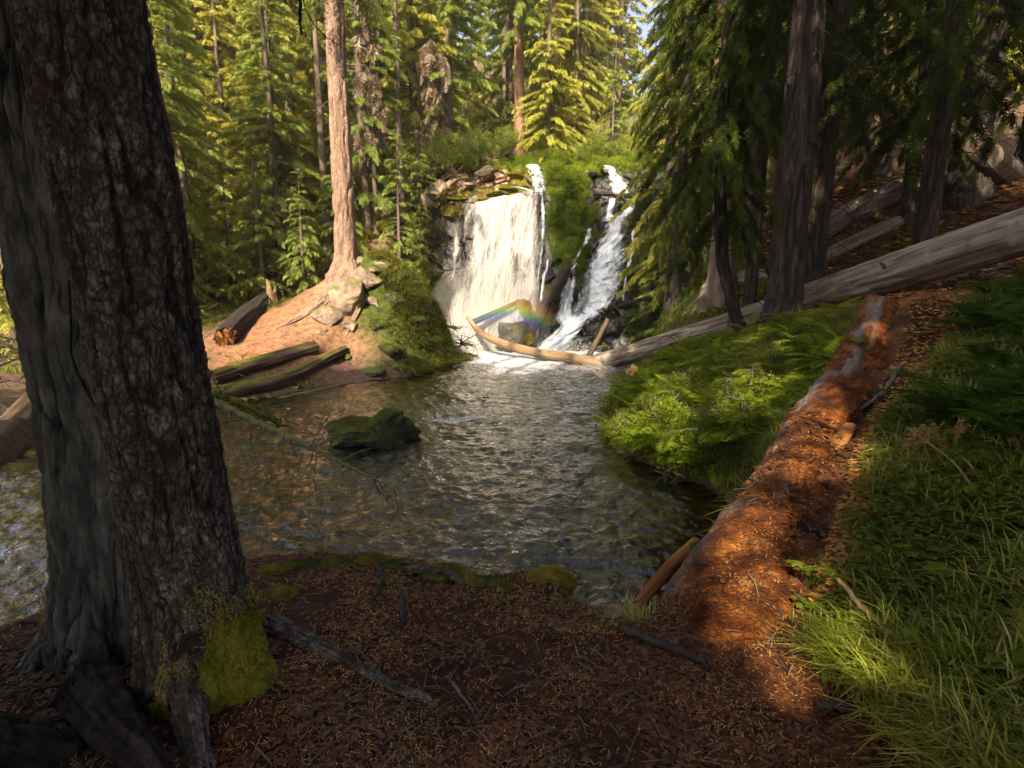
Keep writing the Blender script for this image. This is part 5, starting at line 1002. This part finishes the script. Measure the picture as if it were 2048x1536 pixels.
def bush_geo(seed, rx, rz_, n, lf, twn=12):
    rng = np.random.RandomState(seed); w = MB(); f = MB()
    for k in range(twn):
        a = unit(np.array([rng.randn(), rng.randn(), 1.2+abs(rng.randn())])); q = [np.zeros(3)]
        for j in range(5): a = unit(a+rng.randn(3)*.2); q.append(q[-1]+a*rz_*.3*rng.uniform(.7, 1.1))
        tube(w, q, np.linspace(.02, .005, 6), 4, .4, False)
    c = rng.randn(26, 3)*np.array([rx*.5, rx*.5, rz_*.28])+np.array([0, 0, rz_*.55]); k = rng.randint(0, 26, n); O = c[k]+rng.randn(n, 3)*rx*.17; O[:, 2] = np.abs(O[:, 2])
    D = unit(rng.randn(n, 3)*np.array([1, 1, .5])+np.array([0, 0, -.1])); y = unit(np.cross(D, [0, 0, 1.])+rng.randn(n, 3)*.4); z = np.cross(D, y); l = (lf*rng.uniform(.5, 1.2, n))[:, None]
    tv = np.array([[0, 0, 0], [.45, .28, .03], [1, 0, -.08], [.45, -.28, .03]]); inst(f, tv, np.array([[0, 1, 2, 3]]), D*l, y*l, z*l, O, np.clip(.45+.3*rng.randn(n)*.6+.25*(O[:, 2]/rz_-.5), 0, 1))
    return w, f
def spread(name, protos_, places, label, cat, group, scl=(.7, 1.2), seed=0):
    """copies of the prototype meshes (each a list of (part name, object)) at the places"""
    rng = np.random.RandomState(seed); used = set()
    lab_ = label
    for k, p in enumerate(places):
        label = lab_(p) if callable(lab_) else lab_; i = k % len(protos_); s = rng.uniform(*scl); pr = protos_[i]
        if len(pr) == 1:
            o = pr[0] if i not in used else pr[0].copy()
            if i in used: sc.collection.objects.link(o)
            o.location = p; o.rotation_euler = (rng.randn()*.08, rng.randn()*.08, rng.rand()*6.28); o.scale = (s, s, s); tag(o, label, cat, group)
        else:
            o = tag(empty(name, p, rng.rand()*6.28, s), label, cat, group)
            for q in pr:
                if i in used: q = q.copy(); sc.collection.objects.link(q)
                q.parent = o
        used.add(i)
fern_p = [[build('fern', fern_geo(s, nf, L), M['fern'])] for s, nf, L in ((1, 11, .62), (2, 9, .55), (3, 13, .7))]
ferd_p = [[build('fern', fern_geo(s, nf, L), M['ferndark'])] for s, nf, L in ((4, 11, .8), (5, 13, .9))]
rng = np.random.RandomState(77); fb = []; 
while len(fb) < 110:
    x = rng.uniform(1.8, 7.6); y = rng.uniform(5.6, 15)
    d = sd(x, y)
    if x < Lx(y)-.45 and d > .12 and (y < 9.5 or x < 6.6) and all((x-a[0])**2+(y-a[1])**2 > .30**2 for a in fb): fb.append((x, y, float(height(x, y))-.02))
def fernlab(p):
    x, y, z = p; d = float(sd(x, y)); k = Lx(y)-x
    return ('water-edge' if d < .5 else 'log-side' if k < 1.0 else 'mid-bank')+' green fern '+('nearest the still brown pool' if y < 7 else 'by the dark pool corner' if y < 8.5 else 'facing the mossy boulder' if y < 10.5 else 'below the big ridged trunk' if y < 12.5 else 'close to the long fallen log')
spread('fern', fern_p, fb, fernlab, 'fern', 'ferns of the riverside bank', (1.0, 1.65), 5)
fb2 = []
while len(fb2) < 46:
    x = rng.uniform(3.4, 10.5); y = rng.uniform(2.8, 9.5)
    if x > Lx(y)+1.0+.08*y and x/y < 1.35 and x/y > .8 and all((x-a[0])**2+(y-a[1])**2 > .42**2 for a in fb2): fb2.append((x, y, float(height(x, y))-.02))
def fernlab2(p):
    x, y, z = p; k = x-Lx(y)
    return 'large dark fern '+('beside the bark chips' if k < 2 else 'mid-way up the bank' if k < 3.2 else 'by the right edge')+(' near the flower heads' if y < 5 else ' above the flower heads' if y < 7 else ' by the log top')
spread('fern', ferd_p, fb2, fernlab2, 'fern', 'ferns on the right bank', (.7, 1.05), 6)
# bushes around the falls
b1 = [[(lambda w, f: [build('stems', w, M['twig'], None, True), build('leaves', f, m_)])(*bush_geo(s, rx, rz_, n, lf))] for s, rx, rz_, n, lf, m_ in ()]
def bushes(seeds, mt, rx, rz_, n, lf):
    r = []
    for s in seeds: w, f = bush_geo(s, rx, rz_, n, lf); r.append([build('stems', w, M['twig'], None, True), build('leaves', f, mt)])
    return r
spread('bush', bushes((1, 2), M['fern'], .75, 1.2, 2600, .11), [CL(*q, .3)+np.array([0, .1, -.3]) for q in [(1150, 400), (1125, 430), (1180, 440), (1140, 460), (1120, 380), (1185, 480), (1110, 350), (1165, 365), (1120, 490)]], 'leafy green bush clinging to the mossy buttress between the two falls', 'bush', 'bushes on the buttress', (.55, .9), 7)
spread('bush', bushes((3, 4), M['ferndark'], .9, 1.4, 3200, .10), [CL(*q, .3)+np.array([0, .1, -.3]) for q in [(1285, 430), (1300, 490), (1285, 540), (1310, 560), (1275, 600), (1300, 640), (1330, 610), (1345, 560), (1270, 660), (1320, 680), (1300, 385), (1350, 650), (1285, 700)]], 'shaded bush on the mossy slope right of the narrow cascade', 'bush', 'bushes right of the cascade', (.6, 1.05), 8)
spread('bush', bushes((5, 6), M['fol'], 1.0, 1.6, 3400, .12), [at(u, v, y) for u, v, y in [(1150, 330, 30.5), (1190, 322, 31), (1120, 318, 31), (1085, 318, 31), (1240, 320, 31), (1270, 340, 30), (900, 345, 29), (860, 350, 29), (830, 365, 28.5), (960, 325, 30.5), (1020, 305, 31.5)]], 'leafy bush at the top of the cliff above the falls', 'bush', 'bushes along the cliff top', (.6, 1.0), 9)
spread('bush', bushes((7, 8), M['foldark'], .9, 1.4, 3000, .12), [CL(*q, .3)+np.array([0, 0, -.3]) for q in [(800, 460), (835, 440), (860, 480), (815, 520), (870, 560), (830, 600), (865, 620), (790, 500), (860, 430), (800, 420), (880, 600), (850, 660)]], 'shaded bush on the steep slope between the mound and the broad waterfall', 'bush', 'bushes left of the waterfall', (.5, .95), 10)
spread('bush', bushes((11, 12), M['fern'], .42, .55, 2600, .055), [G(*q) for q in [(1245, 885), (1290, 850), (1262, 800), (1330, 870), (1390, 925), (1450, 950), (1480, 905), (1345, 790), (1400, 800), (1240, 840), (1300, 760), (1560, 760), (1520, 820), (1455, 700), (1380, 720), (1600, 700)]], 'low leafy bush among the ferns of the riverside bank', 'bush', 'low bushes on the riverside bank', (.7, 1.25), 17)
for k, (u, v, s) in enumerate([(1450, 868, 1.0), (1400, 905, .8), (1500, 830, .9), (1350, 850, .7)]):
    o = tag(empty('hemlock_seedling', tuple(G(u, v)), k), ['bright hemlock seedling in the sun patch on the fern bank', 'smaller hemlock seedling overhanging the dark pool corner', 'hemlock seedling right beside the rotten log', 'hemlock seedling low on the left of the fern bank'][k], 'seedling')
    w, f = conifer_geo(seed=200+k, H=.9*s, R=.8*s, zb=.12, nb=34, per=14, fl=.22, tpl=T_mid, r0=.012, shape=.6, droop=.5); build('stem', w, M['twig'], o, True); build('crown', f, M['fern'], o)
# broad-leaved plants
lp = [[build('leafy_plant', leafplant_geo(s, n, R, Lf, t), M['leafbig'])] for s, n, R, Lf, t in ((1, 9, .16, .11, .18), (2, 7, .12, .09, .14), (3, 12, .2, .12, .25))]
spread('leafy_plant', lp, [G(*q) for q in [(1930, 1210), (1975, 1270), (1890, 1180), (2010, 1090), (1910, 1060), (1960, 1010), (1785, 1275), (1830, 1320), (1740, 1290), (1620, 1175), (1610, 1215), (2030, 1320), (1870, 1400), (1950, 1450), (2020, 1500), (1760, 1240), (1640, 1230), (1700, 1200), (1820, 1130), (1860, 1290), (1930, 1340), (1990, 1180), (1750, 1380), (1830, 1450), (1900, 1500), (1720, 1060), (1790, 1010), (1860, 960), (1980, 1400)]], 'low plant with broad lobed leaves in the right-bank grass', 'leafy plant', 'broad-leaved plants in the right bank grass', (.45, .85), 11)
lq = [[build('leafy_plant', leafplant_geo(s, n, R, Lf, t), M['leaf'])] for s, n, R, Lf, t in ((5, 22, .13, .03, .08), (6, 26, .16, .026, .1))]
spread('leafy_plant', lq, [G(*q)+np.array([0, 0, .05]) for q in [(1070, 1110), (1100, 1130), (1130, 1155), (1045, 1105), (1215, 1265), (960, 1170), (855, 1160), (1010, 1215), (1130, 1225), (790, 1190)]], 'tiny green leaves sprouting from the moss of the near bank', 'small plant', 'small leafy sprouts on the near bank', (.6, 1.0), 12)
print('plants', time.time()-T0)
# dried umbel plant
def umbel(base, head, R, label, seed):
    o = tag(empty('cow_parsnip', tuple(base)), label, 'dried plant'); b = np.array(base); h = np.array(head)-b; rng = np.random.RandomState(seed); m = MB(); P = smoothpath([(0, 0, 0), h*.5+np.array([.02, .02, .05]), h], 14); tube(m, P, np.linspace(.009, .005, 14), 7, .7)
    build('stem', m, M['umbel'], o, True); f = MB(); ax = unit(P[-1]-P[-3])
    for k in range(26):
        d = unit(ax*1.0+rng.randn(3)*.55); e = P[-1]+d*R*rng.uniform(.8, 1.1); tube(f, [P[-1], P[-1]+d*R*.5+ax*.01, e], [.0022, .0016, .0012], 3, .6, False)
        for j in range(9):
            g = unit(d+rng.randn(3)*.6); t_ = e+g*R*.28; tube(f, [e, t_], [.0012, .001], 3, .6, False); n = 3; q = rng.randn(n, 3)*.004+t_
            s = .006; tv = np.array([[-s, -s, 0], [s, -s, 0.002], [s, s, 0], [-s, s, .002]]); I = np.tile(np.eye(3), (n, 1, 1)); inst(f, tv, np.array([[0, 1, 2, 3]]), unit(rng.randn(n, 3)), unit(rng.randn(n, 3)), I[:, 2], q, rng.rand(n))
    build('flower_head', f, M['umbel'], o)
umbel(G(1985, 1010), at(1905, 900, 3.6), .19, 'dried golden flower head on a leaning stalk at the right edge of the grass', 1)
umbel(G(1975, 1020), at(1855, 885, 3.7), .12, 'smaller pale dried flower head left of the golden one', 2)
umbel(G(1970, 1000), at(2035, 905, 3.4), .09, 'small dried flower head leaning towards the right frame edge', 3)
umbel(G(1315, 800), at(1268, 742, 8.6), .10, 'dried flower stalk rising from the green bank beside the river', 4)
for k, (u, v, y) in enumerate([(1965, 985, 3.3), (1975, 1060, 3.0)]):
    m = MB(); rng = np.random.RandomState(k); tv = np.array([[0, 0, 0], [.4, .35, .1], [1, 0, -.15], [.4, -.35, .1]]); n = 9; D = unit(rng.randn(n, 3)+np.array([0, 0, -.8])); yv = unit(np.cross(D, rng.randn(n, 3))); inst(m, tv, np.array([[0, 1, 2, 3]]), D*.07, yv*.07, np.cross(D, yv)*.07, rng.randn(n, 3)*.015, rng.rand(n)); o = build('withered_leaves', m, M['umbel']); o.location = at(u, v, y); tag(o, ['withered tan leaves just below the golden flower head', 'lower withered tan leaves among the big green leaves'][k], 'withered leaves')
# grass and ground cover
def blades(mb, P, L, w, rng, tint, lean=.6, az=None):
    n = len(P); az = rng.rand(n)*2*pi if az is None else az; d = np.stack([np.cos(az), np.sin(az), 0*az], 1); s = np.stack([-np.sin(az), np.cos(az), 0*az], 1)*w[:, None]; ln = lean*rng.uniform(.3, 1.6, n)
    rows = []
    for q, ww in ((0, 1), (.35, .95), (.7, .65), (1, .12)):
        c = P+d*(L*ln*q**2*.7)[:, None]+np.array([0, 0, 1.])*(L*(q-.42*ln*q**2.4))[:, None]; rows += [c-s*ww, c+s*ww]
    V = np.stack(rows, 1).reshape(-1, 3); k = (np.arange(n)*8)[:, None, None]; F = (k+np.array([[0, 1, 3, 2], [2, 3, 5, 4], [4, 5, 7, 6]])[None]).reshape(-1, 4)
    mb.add(V, F, np.repeat(tint, 8))
def scatter(n, cond, box, rng, clump=None, near=True):
    out = []; tot = 0
    while tot < n:
        if near: r = box[2]*np.exp(rng.rand(n)*math.log(box[3]/box[2])); a = rng.uniform(box[0], box[1], n); x = r*np.sin(a); y = r*np.cos(a)
        else: x = rng.uniform(box[0], box[1], n); y = rng.uniform(box[2], box[3], n)
        p = cond(x, y); m = rng.rand(n) < p; out.append(np.stack([x[m], y[m]], 1)); tot += m.sum()
    q = np.concatenate(out)[:n]; return np.column_stack([q, height(q[:, 0], q[:, 1])])
def gz3(x, y): return np.stack([x, y, x*0], -1)
def onright(x, y): return sstep(.42, .75, x-Lx(y)+.12*fbm(gz3(x, y)*2, 2, 3)-.1*sstep(3, 7, y)-.45*sstep(4.2, 7.5, y))
rng = np.random.RandomState(55); m = MB()
P = scatter(27000, lambda x, y: onright(x, y)*np.clip(.5+1.1*fbm(gz3(x, y)*1.6, 3, 7), .05, 1)*(y > .5)*(x < 9), (.25, 1.05, 1.5, 11), rng); r = np.hypot(P[:, 0], P[:, 1]); fl_ = fbm(P*.9, 2, 5)
blades(m, P, rng.uniform(.10, .34, len(P))*(.8+.5*fl_), (.0018+.0008*r)*rng.uniform(.5, 1.7, len(P)), rng, np.clip(.45+.3*fl_+.2*rng.randn(len(P)), 0, 1), 1.1, np.arctan2(.2, -1)+rng.randn(len(P))*1.3)
tag(build('grass', m, M['grass']), kind='stuff')
m = MB(); P = scatter(36000, lambda x, y: onright(x, y)*np.clip(.6-1.3*fbm(gz3(x, y)*1.6, 3, 7), .08, 1)*(y > .4)*(x < 9), (.25, 1.08, 1.4, 9), rng); r = np.hypot(P[:, 0], P[:, 1]); n = len(P); D = unit(np.stack([rng.randn(n), rng.randn(n), rng.randn(n)*.35], 1)); yv = unit(np.cross([0, 0, 1.], D)); zv = np.cross(D, yv); l = ((.013+.0055*r)*rng.uniform(.5, 1.7, n))[:, None]; P[:, 2] += rng.uniform(.0, .13, n)
tv = np.array([[0, 0, 0], [.3, .38, .06], [.8, .32, .02], [1, 0, -.1], [.8, -.32, .02], [.3, -.38, .06]]); inst(m, tv, np.array([[0, 1, 2, 3, 4, 5]]), D*l, yv*l, zv*l, P, np.clip(.4+.25*rng.randn(n)+.3*fbm(P*1.3, 2, 5), 0, 1)); tag(build('ground_cover', m, M['leaf']), kind='stuff')
m = MB(); P = scatter(26000, lambda x, y: (x < Lx(y)-.38)*(sd(x, y) > .02)*(x > 1.7)*(y > 5)*(y < 15)*(x < 7)*np.clip(.35+1.2*fbm(gz3(x, y)*1.2, 3, 17), .1, 1), (.15, .62, 5, 16), rng); fl_ = fbm(P*.9, 2, 5)
edge = np.exp(-sd(P[:, 0], P[:, 1])/.5)
blades(m, P, rng.uniform(.25, .65, len(P))*(.8+.5*fl_), .006+0*fl_, rng, np.clip(.5+.3*fl_+.2*rng.randn(len(P)), 0, 1), 1.2, np.arctan2(-.3, -1)+rng.randn(len(P))*1.4); tag(build('riverside_grass', m, M['grass']), kind='stuff')
# tufts
for k, (u, v, L_, nn) in enumerate([(1655, 1275, .16, 220), (1275, 1240, .12, 160)]):
    m = MB(); c = G(u, v); P = c+rng.randn(nn, 3)*np.array([.05, .05, 0]); blades(m, P-c, rng.uniform(.5, 1, nn)*L_, np.full(nn, .0022), rng, rng.uniform(.4, 1, nn), 1.); o = build('grass_tuft', m, M['grass']); o.location = c; tag(o, ['bright grass tuft at the edge of the needle floor by the path log', 'short green grass tuft in the notch of the near bank'][k], 'grass tuft')
# mound grass and moss along the left shore, the slope by the cascade
m = MB(); P = scatter(40000, lambda x, y: sstep(1.0, .75, np.hypot((x+3.3)/2.1, (y-20.6)/3.)+.35*fbm(gz3(x, y)*.8, 3, 3))*(sd(x, y) > 0)+.9*sstep(.8, .6, np.hypot((x+2.1)/1., (y-22.3)/1.2)), (-6, -.8, 16, 24), rng, near=False); P = P[rng.rand(len(P)) < np.clip(.55+1.6*fbm(P*1.6, 3, 15), .08, 1)]; fl_ = fbm(P*.9, 3, 5)
blades(m, P, rng.uniform(.12, .34, len(P)), np.full(len(P), .014), rng, np.clip(.40+.5*fl_+.18*rng.randn(len(P))+.25*sstep(3.2, 4.2, P[:, 2]), 0, 1), 1.7, -.9+rng.randn(len(P))*.7); tag(build('mound_grass', m, M['moundgrass']), kind='stuff')  # blades turn paler towards the mound top, sunlight painted into the tint
m = MB(); P = scatter(26000, lambda x, y: (sd(x, y) > .03)*np.clip(fbm(gz3(x, y)*.7, 3, 23)*2+.45, 0, 1)*((x > 4.4)*(y > 15)*(x < 9.5)+(x < -9)*(y > 17)*.4+(x < -5)*(y < 15.5)*(y > 12.5)*.25+(x > 8)*(x < 13)*(y > 12)*.15), (-22, 14, 11, 29), rng, near=False)
blades(m, P, rng.uniform(.12, .4, len(P)), np.full(len(P), .014), rng, np.clip(.35+.2*rng.randn(len(P)), 0, 1), 1.4); tag(build('undergrowth', m, M['fern']), kind='stuff')
# undergrowth of the forest floor above the falls
m = MB(); P = scatter(26000, lambda x, y: (y > 26.5)*np.clip(fbm(gz3(x, y)*.3, 3, 33)*2+.3, 0, 1)*((y > 31)+(x < -6)), (-28, 26, 26, 60), rng, near=False)
n = len(P); D = unit(rng.randn(n, 3)*np.array([1, 1, .4])+np.array([0, 0, .25])); place_fronds(m, T_coarse, P+np.array([0, 0, .1]), D, rng.uniform(.3, .8, n), np.clip(.5+.2*rng.randn(n), 0, 1), rng, .8); tag(build('forest_undergrowth', m, M['folgold']), kind='stuff')

# ---------------------------------------------------------------- fallen needles and chips
rng = np.random.RandomState(91)
def logtop(x, y):      # top of the rotten log over (x, y), or the ground
    d = np.hypot(x[:, None]-RLP[None, ::4, 0], y[:, None]-RLP[None, ::4, 1]); k = d.argmin(1); dm = d.min(1); r = RLR[::4][k]; return np.where(dm < r*.93, RLP[::4, 2][k]+np.sqrt(np.maximum(0, r*r-dm*dm))*1.0, -9)
def duff(n, cond, box, ln, wd, mat, name, tintf, lift=.006):
    P = scatter(n, cond, box, rng); t = logtop(P[:, 0], P[:, 1]); P[:, 2] = np.maximum(P[:, 2], t)+lift; r = np.hypot(P[:, 0], P[:, 1]); n = len(P)
    a = rng.rand(n)*2*pi; D = unit(np.stack([np.cos(a), np.sin(a), rng.randn(n)*.22], 1)); yv = unit(np.cross([0, 0, 1.], D)); zv = np.cross(D, yv); l = (rng.uniform(*ln, n)*(1+.12*r))[:, None]; w = (rng.uniform(*wd, n)*(.6+.4*r))[:, None]
    tv = np.array([[-.5, -.5, 0], [0, -.5+.1, .12], [.5, -.5, 0], [.5, .5, 0], [0, .6, .12], [-.5, .5, 0]]); m = MB(); V = D[:, None]*l[:, None]*tv[None, :, :1]+yv[:, None]*(w[:, None]*tv[None, :, 1:2]+(l*.12)[:, None]*(tv[None, :, :1]**2))+zv[:, None]*(l[:, None]*tv[None, :, 2:])+P[:, None]
    F = (np.arange(n)*6)[:, None, None]+np.array([[0, 1, 4, 5], [1, 2, 3, 4]])[None]; m.add(V.reshape(-1, 3), F.reshape(-1, 4), np.repeat(np.clip(tintf(P), 0, 1), 6)); return tag(build(name, m, mat), kind='stuff')
bank = lambda x, y: (1-onright(x, y))*(sd(x, y) > .04)*(y < 9.5)*(x > -3.2)*((y < 4.6)+(np.abs(x-Lx(y)) < .55))
duff(60000, lambda x, y: bank(x, y)*np.clip(.55+1.1*fbm(gz3(x, y)*2.5, 3, 61), .12, 1), (-1.05, .85, 1.05, 5.5), (.008, .024), (.0010, .0020), M['needle'], 'fallen_needles', lambda P: np.where(rng.rand(len(P)) < .30+.35*fbm(P*2.3, 3, 4), rng.uniform(.5, 1, len(P)), rng.uniform(-.1, .3, len(P))))
duff(700, bank, (-1.05, .85, 1.05, 6), (.05, .14), (.0025, .005), M['twig'], 'fallen_twigs', lambda P: rng.rand(len(P)), .008)
duff(9000, lambda x, y: bank(x, y)*np.clip(fbm(gz3(x, y)*3, 2, 9)+.3, .05, 1), (-1.05, .85, 1.05, 6), (.010, .04), (.006, .016), M['needle'], 'bark_flakes', lambda P: rng.uniform(-.1, .22, len(P)), .004)
duff(9000, lambda x, y: (np.abs(x-Lx(y)-.62-.05*y) < .30+.03*y)*(y > 2.4)*(y < 9), (.3, .9, 3, 12), (.015, .055), (.004, .012), M['needle'], 'bark_chips', lambda P: rng.uniform(.1, .75, len(P)), .012)
duff(9000, lambda x, y: (y > 10)*(x/y > .38)*(sd(x, y) > .5), (.35, .9, 11, 27), (.02, .09), (.006, .018), M['needle'], 'slope_debris', lambda P: rng.uniform(.1, .8, len(P)), .015)

# ---------------------------------------------------------------- spray, mist and the rainbow
rng = np.random.RandomState(66); m = MB(); Q = []
for (a, b, c, sx, sy, sz, nn) in [(-1.2, 25.0, .25, 1.6, .45, .35, 5200), (2.4, 24.3, .25, .7, .4, .3, 2600), (3.9, 25.1, 2.2, .35, .3, .9, 1300), (-.8, 25.2, 3.0, 1.1, .25, 2.0, 2500), (5.2, 27.2, 7.2, .5, .3, .8, 500)]:
    Q.append(np.array([a, b, c])+rng.randn(nn, 3)*np.array([sx, sy, sz]))
Q = np.concatenate(Q); Q = Q[Q[:, 2] > 0]; n = len(Q); D = unit(rng.randn(n, 3)); yv = unit(np.cross(D, rng.randn(n, 3))); l = rng.uniform(.006, .018, n)[:, None]
tv = np.array([[0, 0, 1.2], [1, 0, 0], [-.5, .8, 0], [-.5, -.8, 0.]]); inst(m, tv, np.array([[0, 1, 2], [0, 2, 3], [0, 3, 1], [1, 3, 2]]), D*l, yv*l, np.cross(D, yv)*l, Q, np.zeros(n))
N = NT('droplets'); b = N.n('BsdfDiffuse', {0: (.7, .72, .74, 1)}); N.t.links.new(b.outputs[0], N.out.inputs[0]); tag(build('spray', m, N.m), kind='stuff')
def vol(name, c, r, dens, col=(1, .97, .92)):
    N = NT(name); v = N.n('VolumePrincipled', {'Color': (*col, 1), 'Density': dens, 'Anisotropy': .0}); N.t.links.new(v.outputs[0], N.out.inputs['Volume'])
    m = rock_mb(1, *r, n=24, facets=0, rough=0); o = build(name, m, N.m, None, True); o.location = c; return tag(o, kind='stuff')
vol('mist', (-1.1, 24.6, 1.6), (3.0, 1.5, 3.0), .11); 
# rainbow: a faint arc of coloured light standing in the mist
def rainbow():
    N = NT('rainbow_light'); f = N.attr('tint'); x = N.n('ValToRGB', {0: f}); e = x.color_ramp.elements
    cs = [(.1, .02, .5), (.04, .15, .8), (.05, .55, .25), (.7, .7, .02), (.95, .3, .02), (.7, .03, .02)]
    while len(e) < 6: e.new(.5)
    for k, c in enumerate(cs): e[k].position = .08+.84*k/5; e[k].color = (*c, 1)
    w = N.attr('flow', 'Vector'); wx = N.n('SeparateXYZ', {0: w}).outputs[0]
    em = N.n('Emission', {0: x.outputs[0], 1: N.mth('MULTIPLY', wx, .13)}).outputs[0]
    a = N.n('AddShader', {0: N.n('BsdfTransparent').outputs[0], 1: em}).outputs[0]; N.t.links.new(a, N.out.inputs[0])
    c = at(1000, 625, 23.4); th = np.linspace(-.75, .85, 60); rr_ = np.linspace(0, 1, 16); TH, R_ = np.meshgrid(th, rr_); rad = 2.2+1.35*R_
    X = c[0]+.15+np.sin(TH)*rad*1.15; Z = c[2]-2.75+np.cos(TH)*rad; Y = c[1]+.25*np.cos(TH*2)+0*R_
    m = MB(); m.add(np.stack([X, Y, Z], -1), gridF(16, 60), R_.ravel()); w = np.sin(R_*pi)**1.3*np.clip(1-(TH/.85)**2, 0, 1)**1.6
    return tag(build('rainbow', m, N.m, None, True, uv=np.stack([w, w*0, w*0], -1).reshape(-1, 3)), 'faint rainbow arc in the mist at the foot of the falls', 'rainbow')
rainbow()
HZ = .0008
if HZ:
    N = NT('air'); v = N.n('VolumePrincipled', {'Color': (1, .93, .78, 1), 'Density': HZ, 'Anisotropy': .2}); N.t.links.new(v.outputs[0], N.out.inputs['Volume'])
    m = MB(); c = np.array([[x, y, z] for x in (-520, 520) for y in (-520, 520) for z in (-3., 130.)]); m.add(c, [[0, 1, 3, 2], [4, 6, 7, 5], [0, 4, 5, 1], [2, 3, 7, 6], [0, 2, 6, 4], [1, 5, 7, 3]]); tag(build('haze', m, N.m), kind='stuff')
# ---------------------------------------------------------------- tell look-alikes apart by their order across the view
from collections import defaultdict
sets = defaultdict(list)
for o in sc.objects:
    if o.parent is None and o.get('label') and 'viewpoint' not in o['label']: sets[o['label']].append(o)
ORD = 'first second third fourth fifth sixth seventh eighth ninth tenth eleventh twelfth thirteenth fourteenth fifteenth sixteenth seventeenth eighteenth nineteenth twentieth'.split()
for lab, os_ in sets.items():
    if len(os_) < 2: continue
    key = lambda o: o.location.x/max(.1, o.location.y)
    for k, o in enumerate(sorted(os_, key=key)): o['label'] = lab+', '+(ORD[k] if k < 20 else str(k+1)+'th')+' from left'
print('done', time.time()-T0, len(sc.objects))
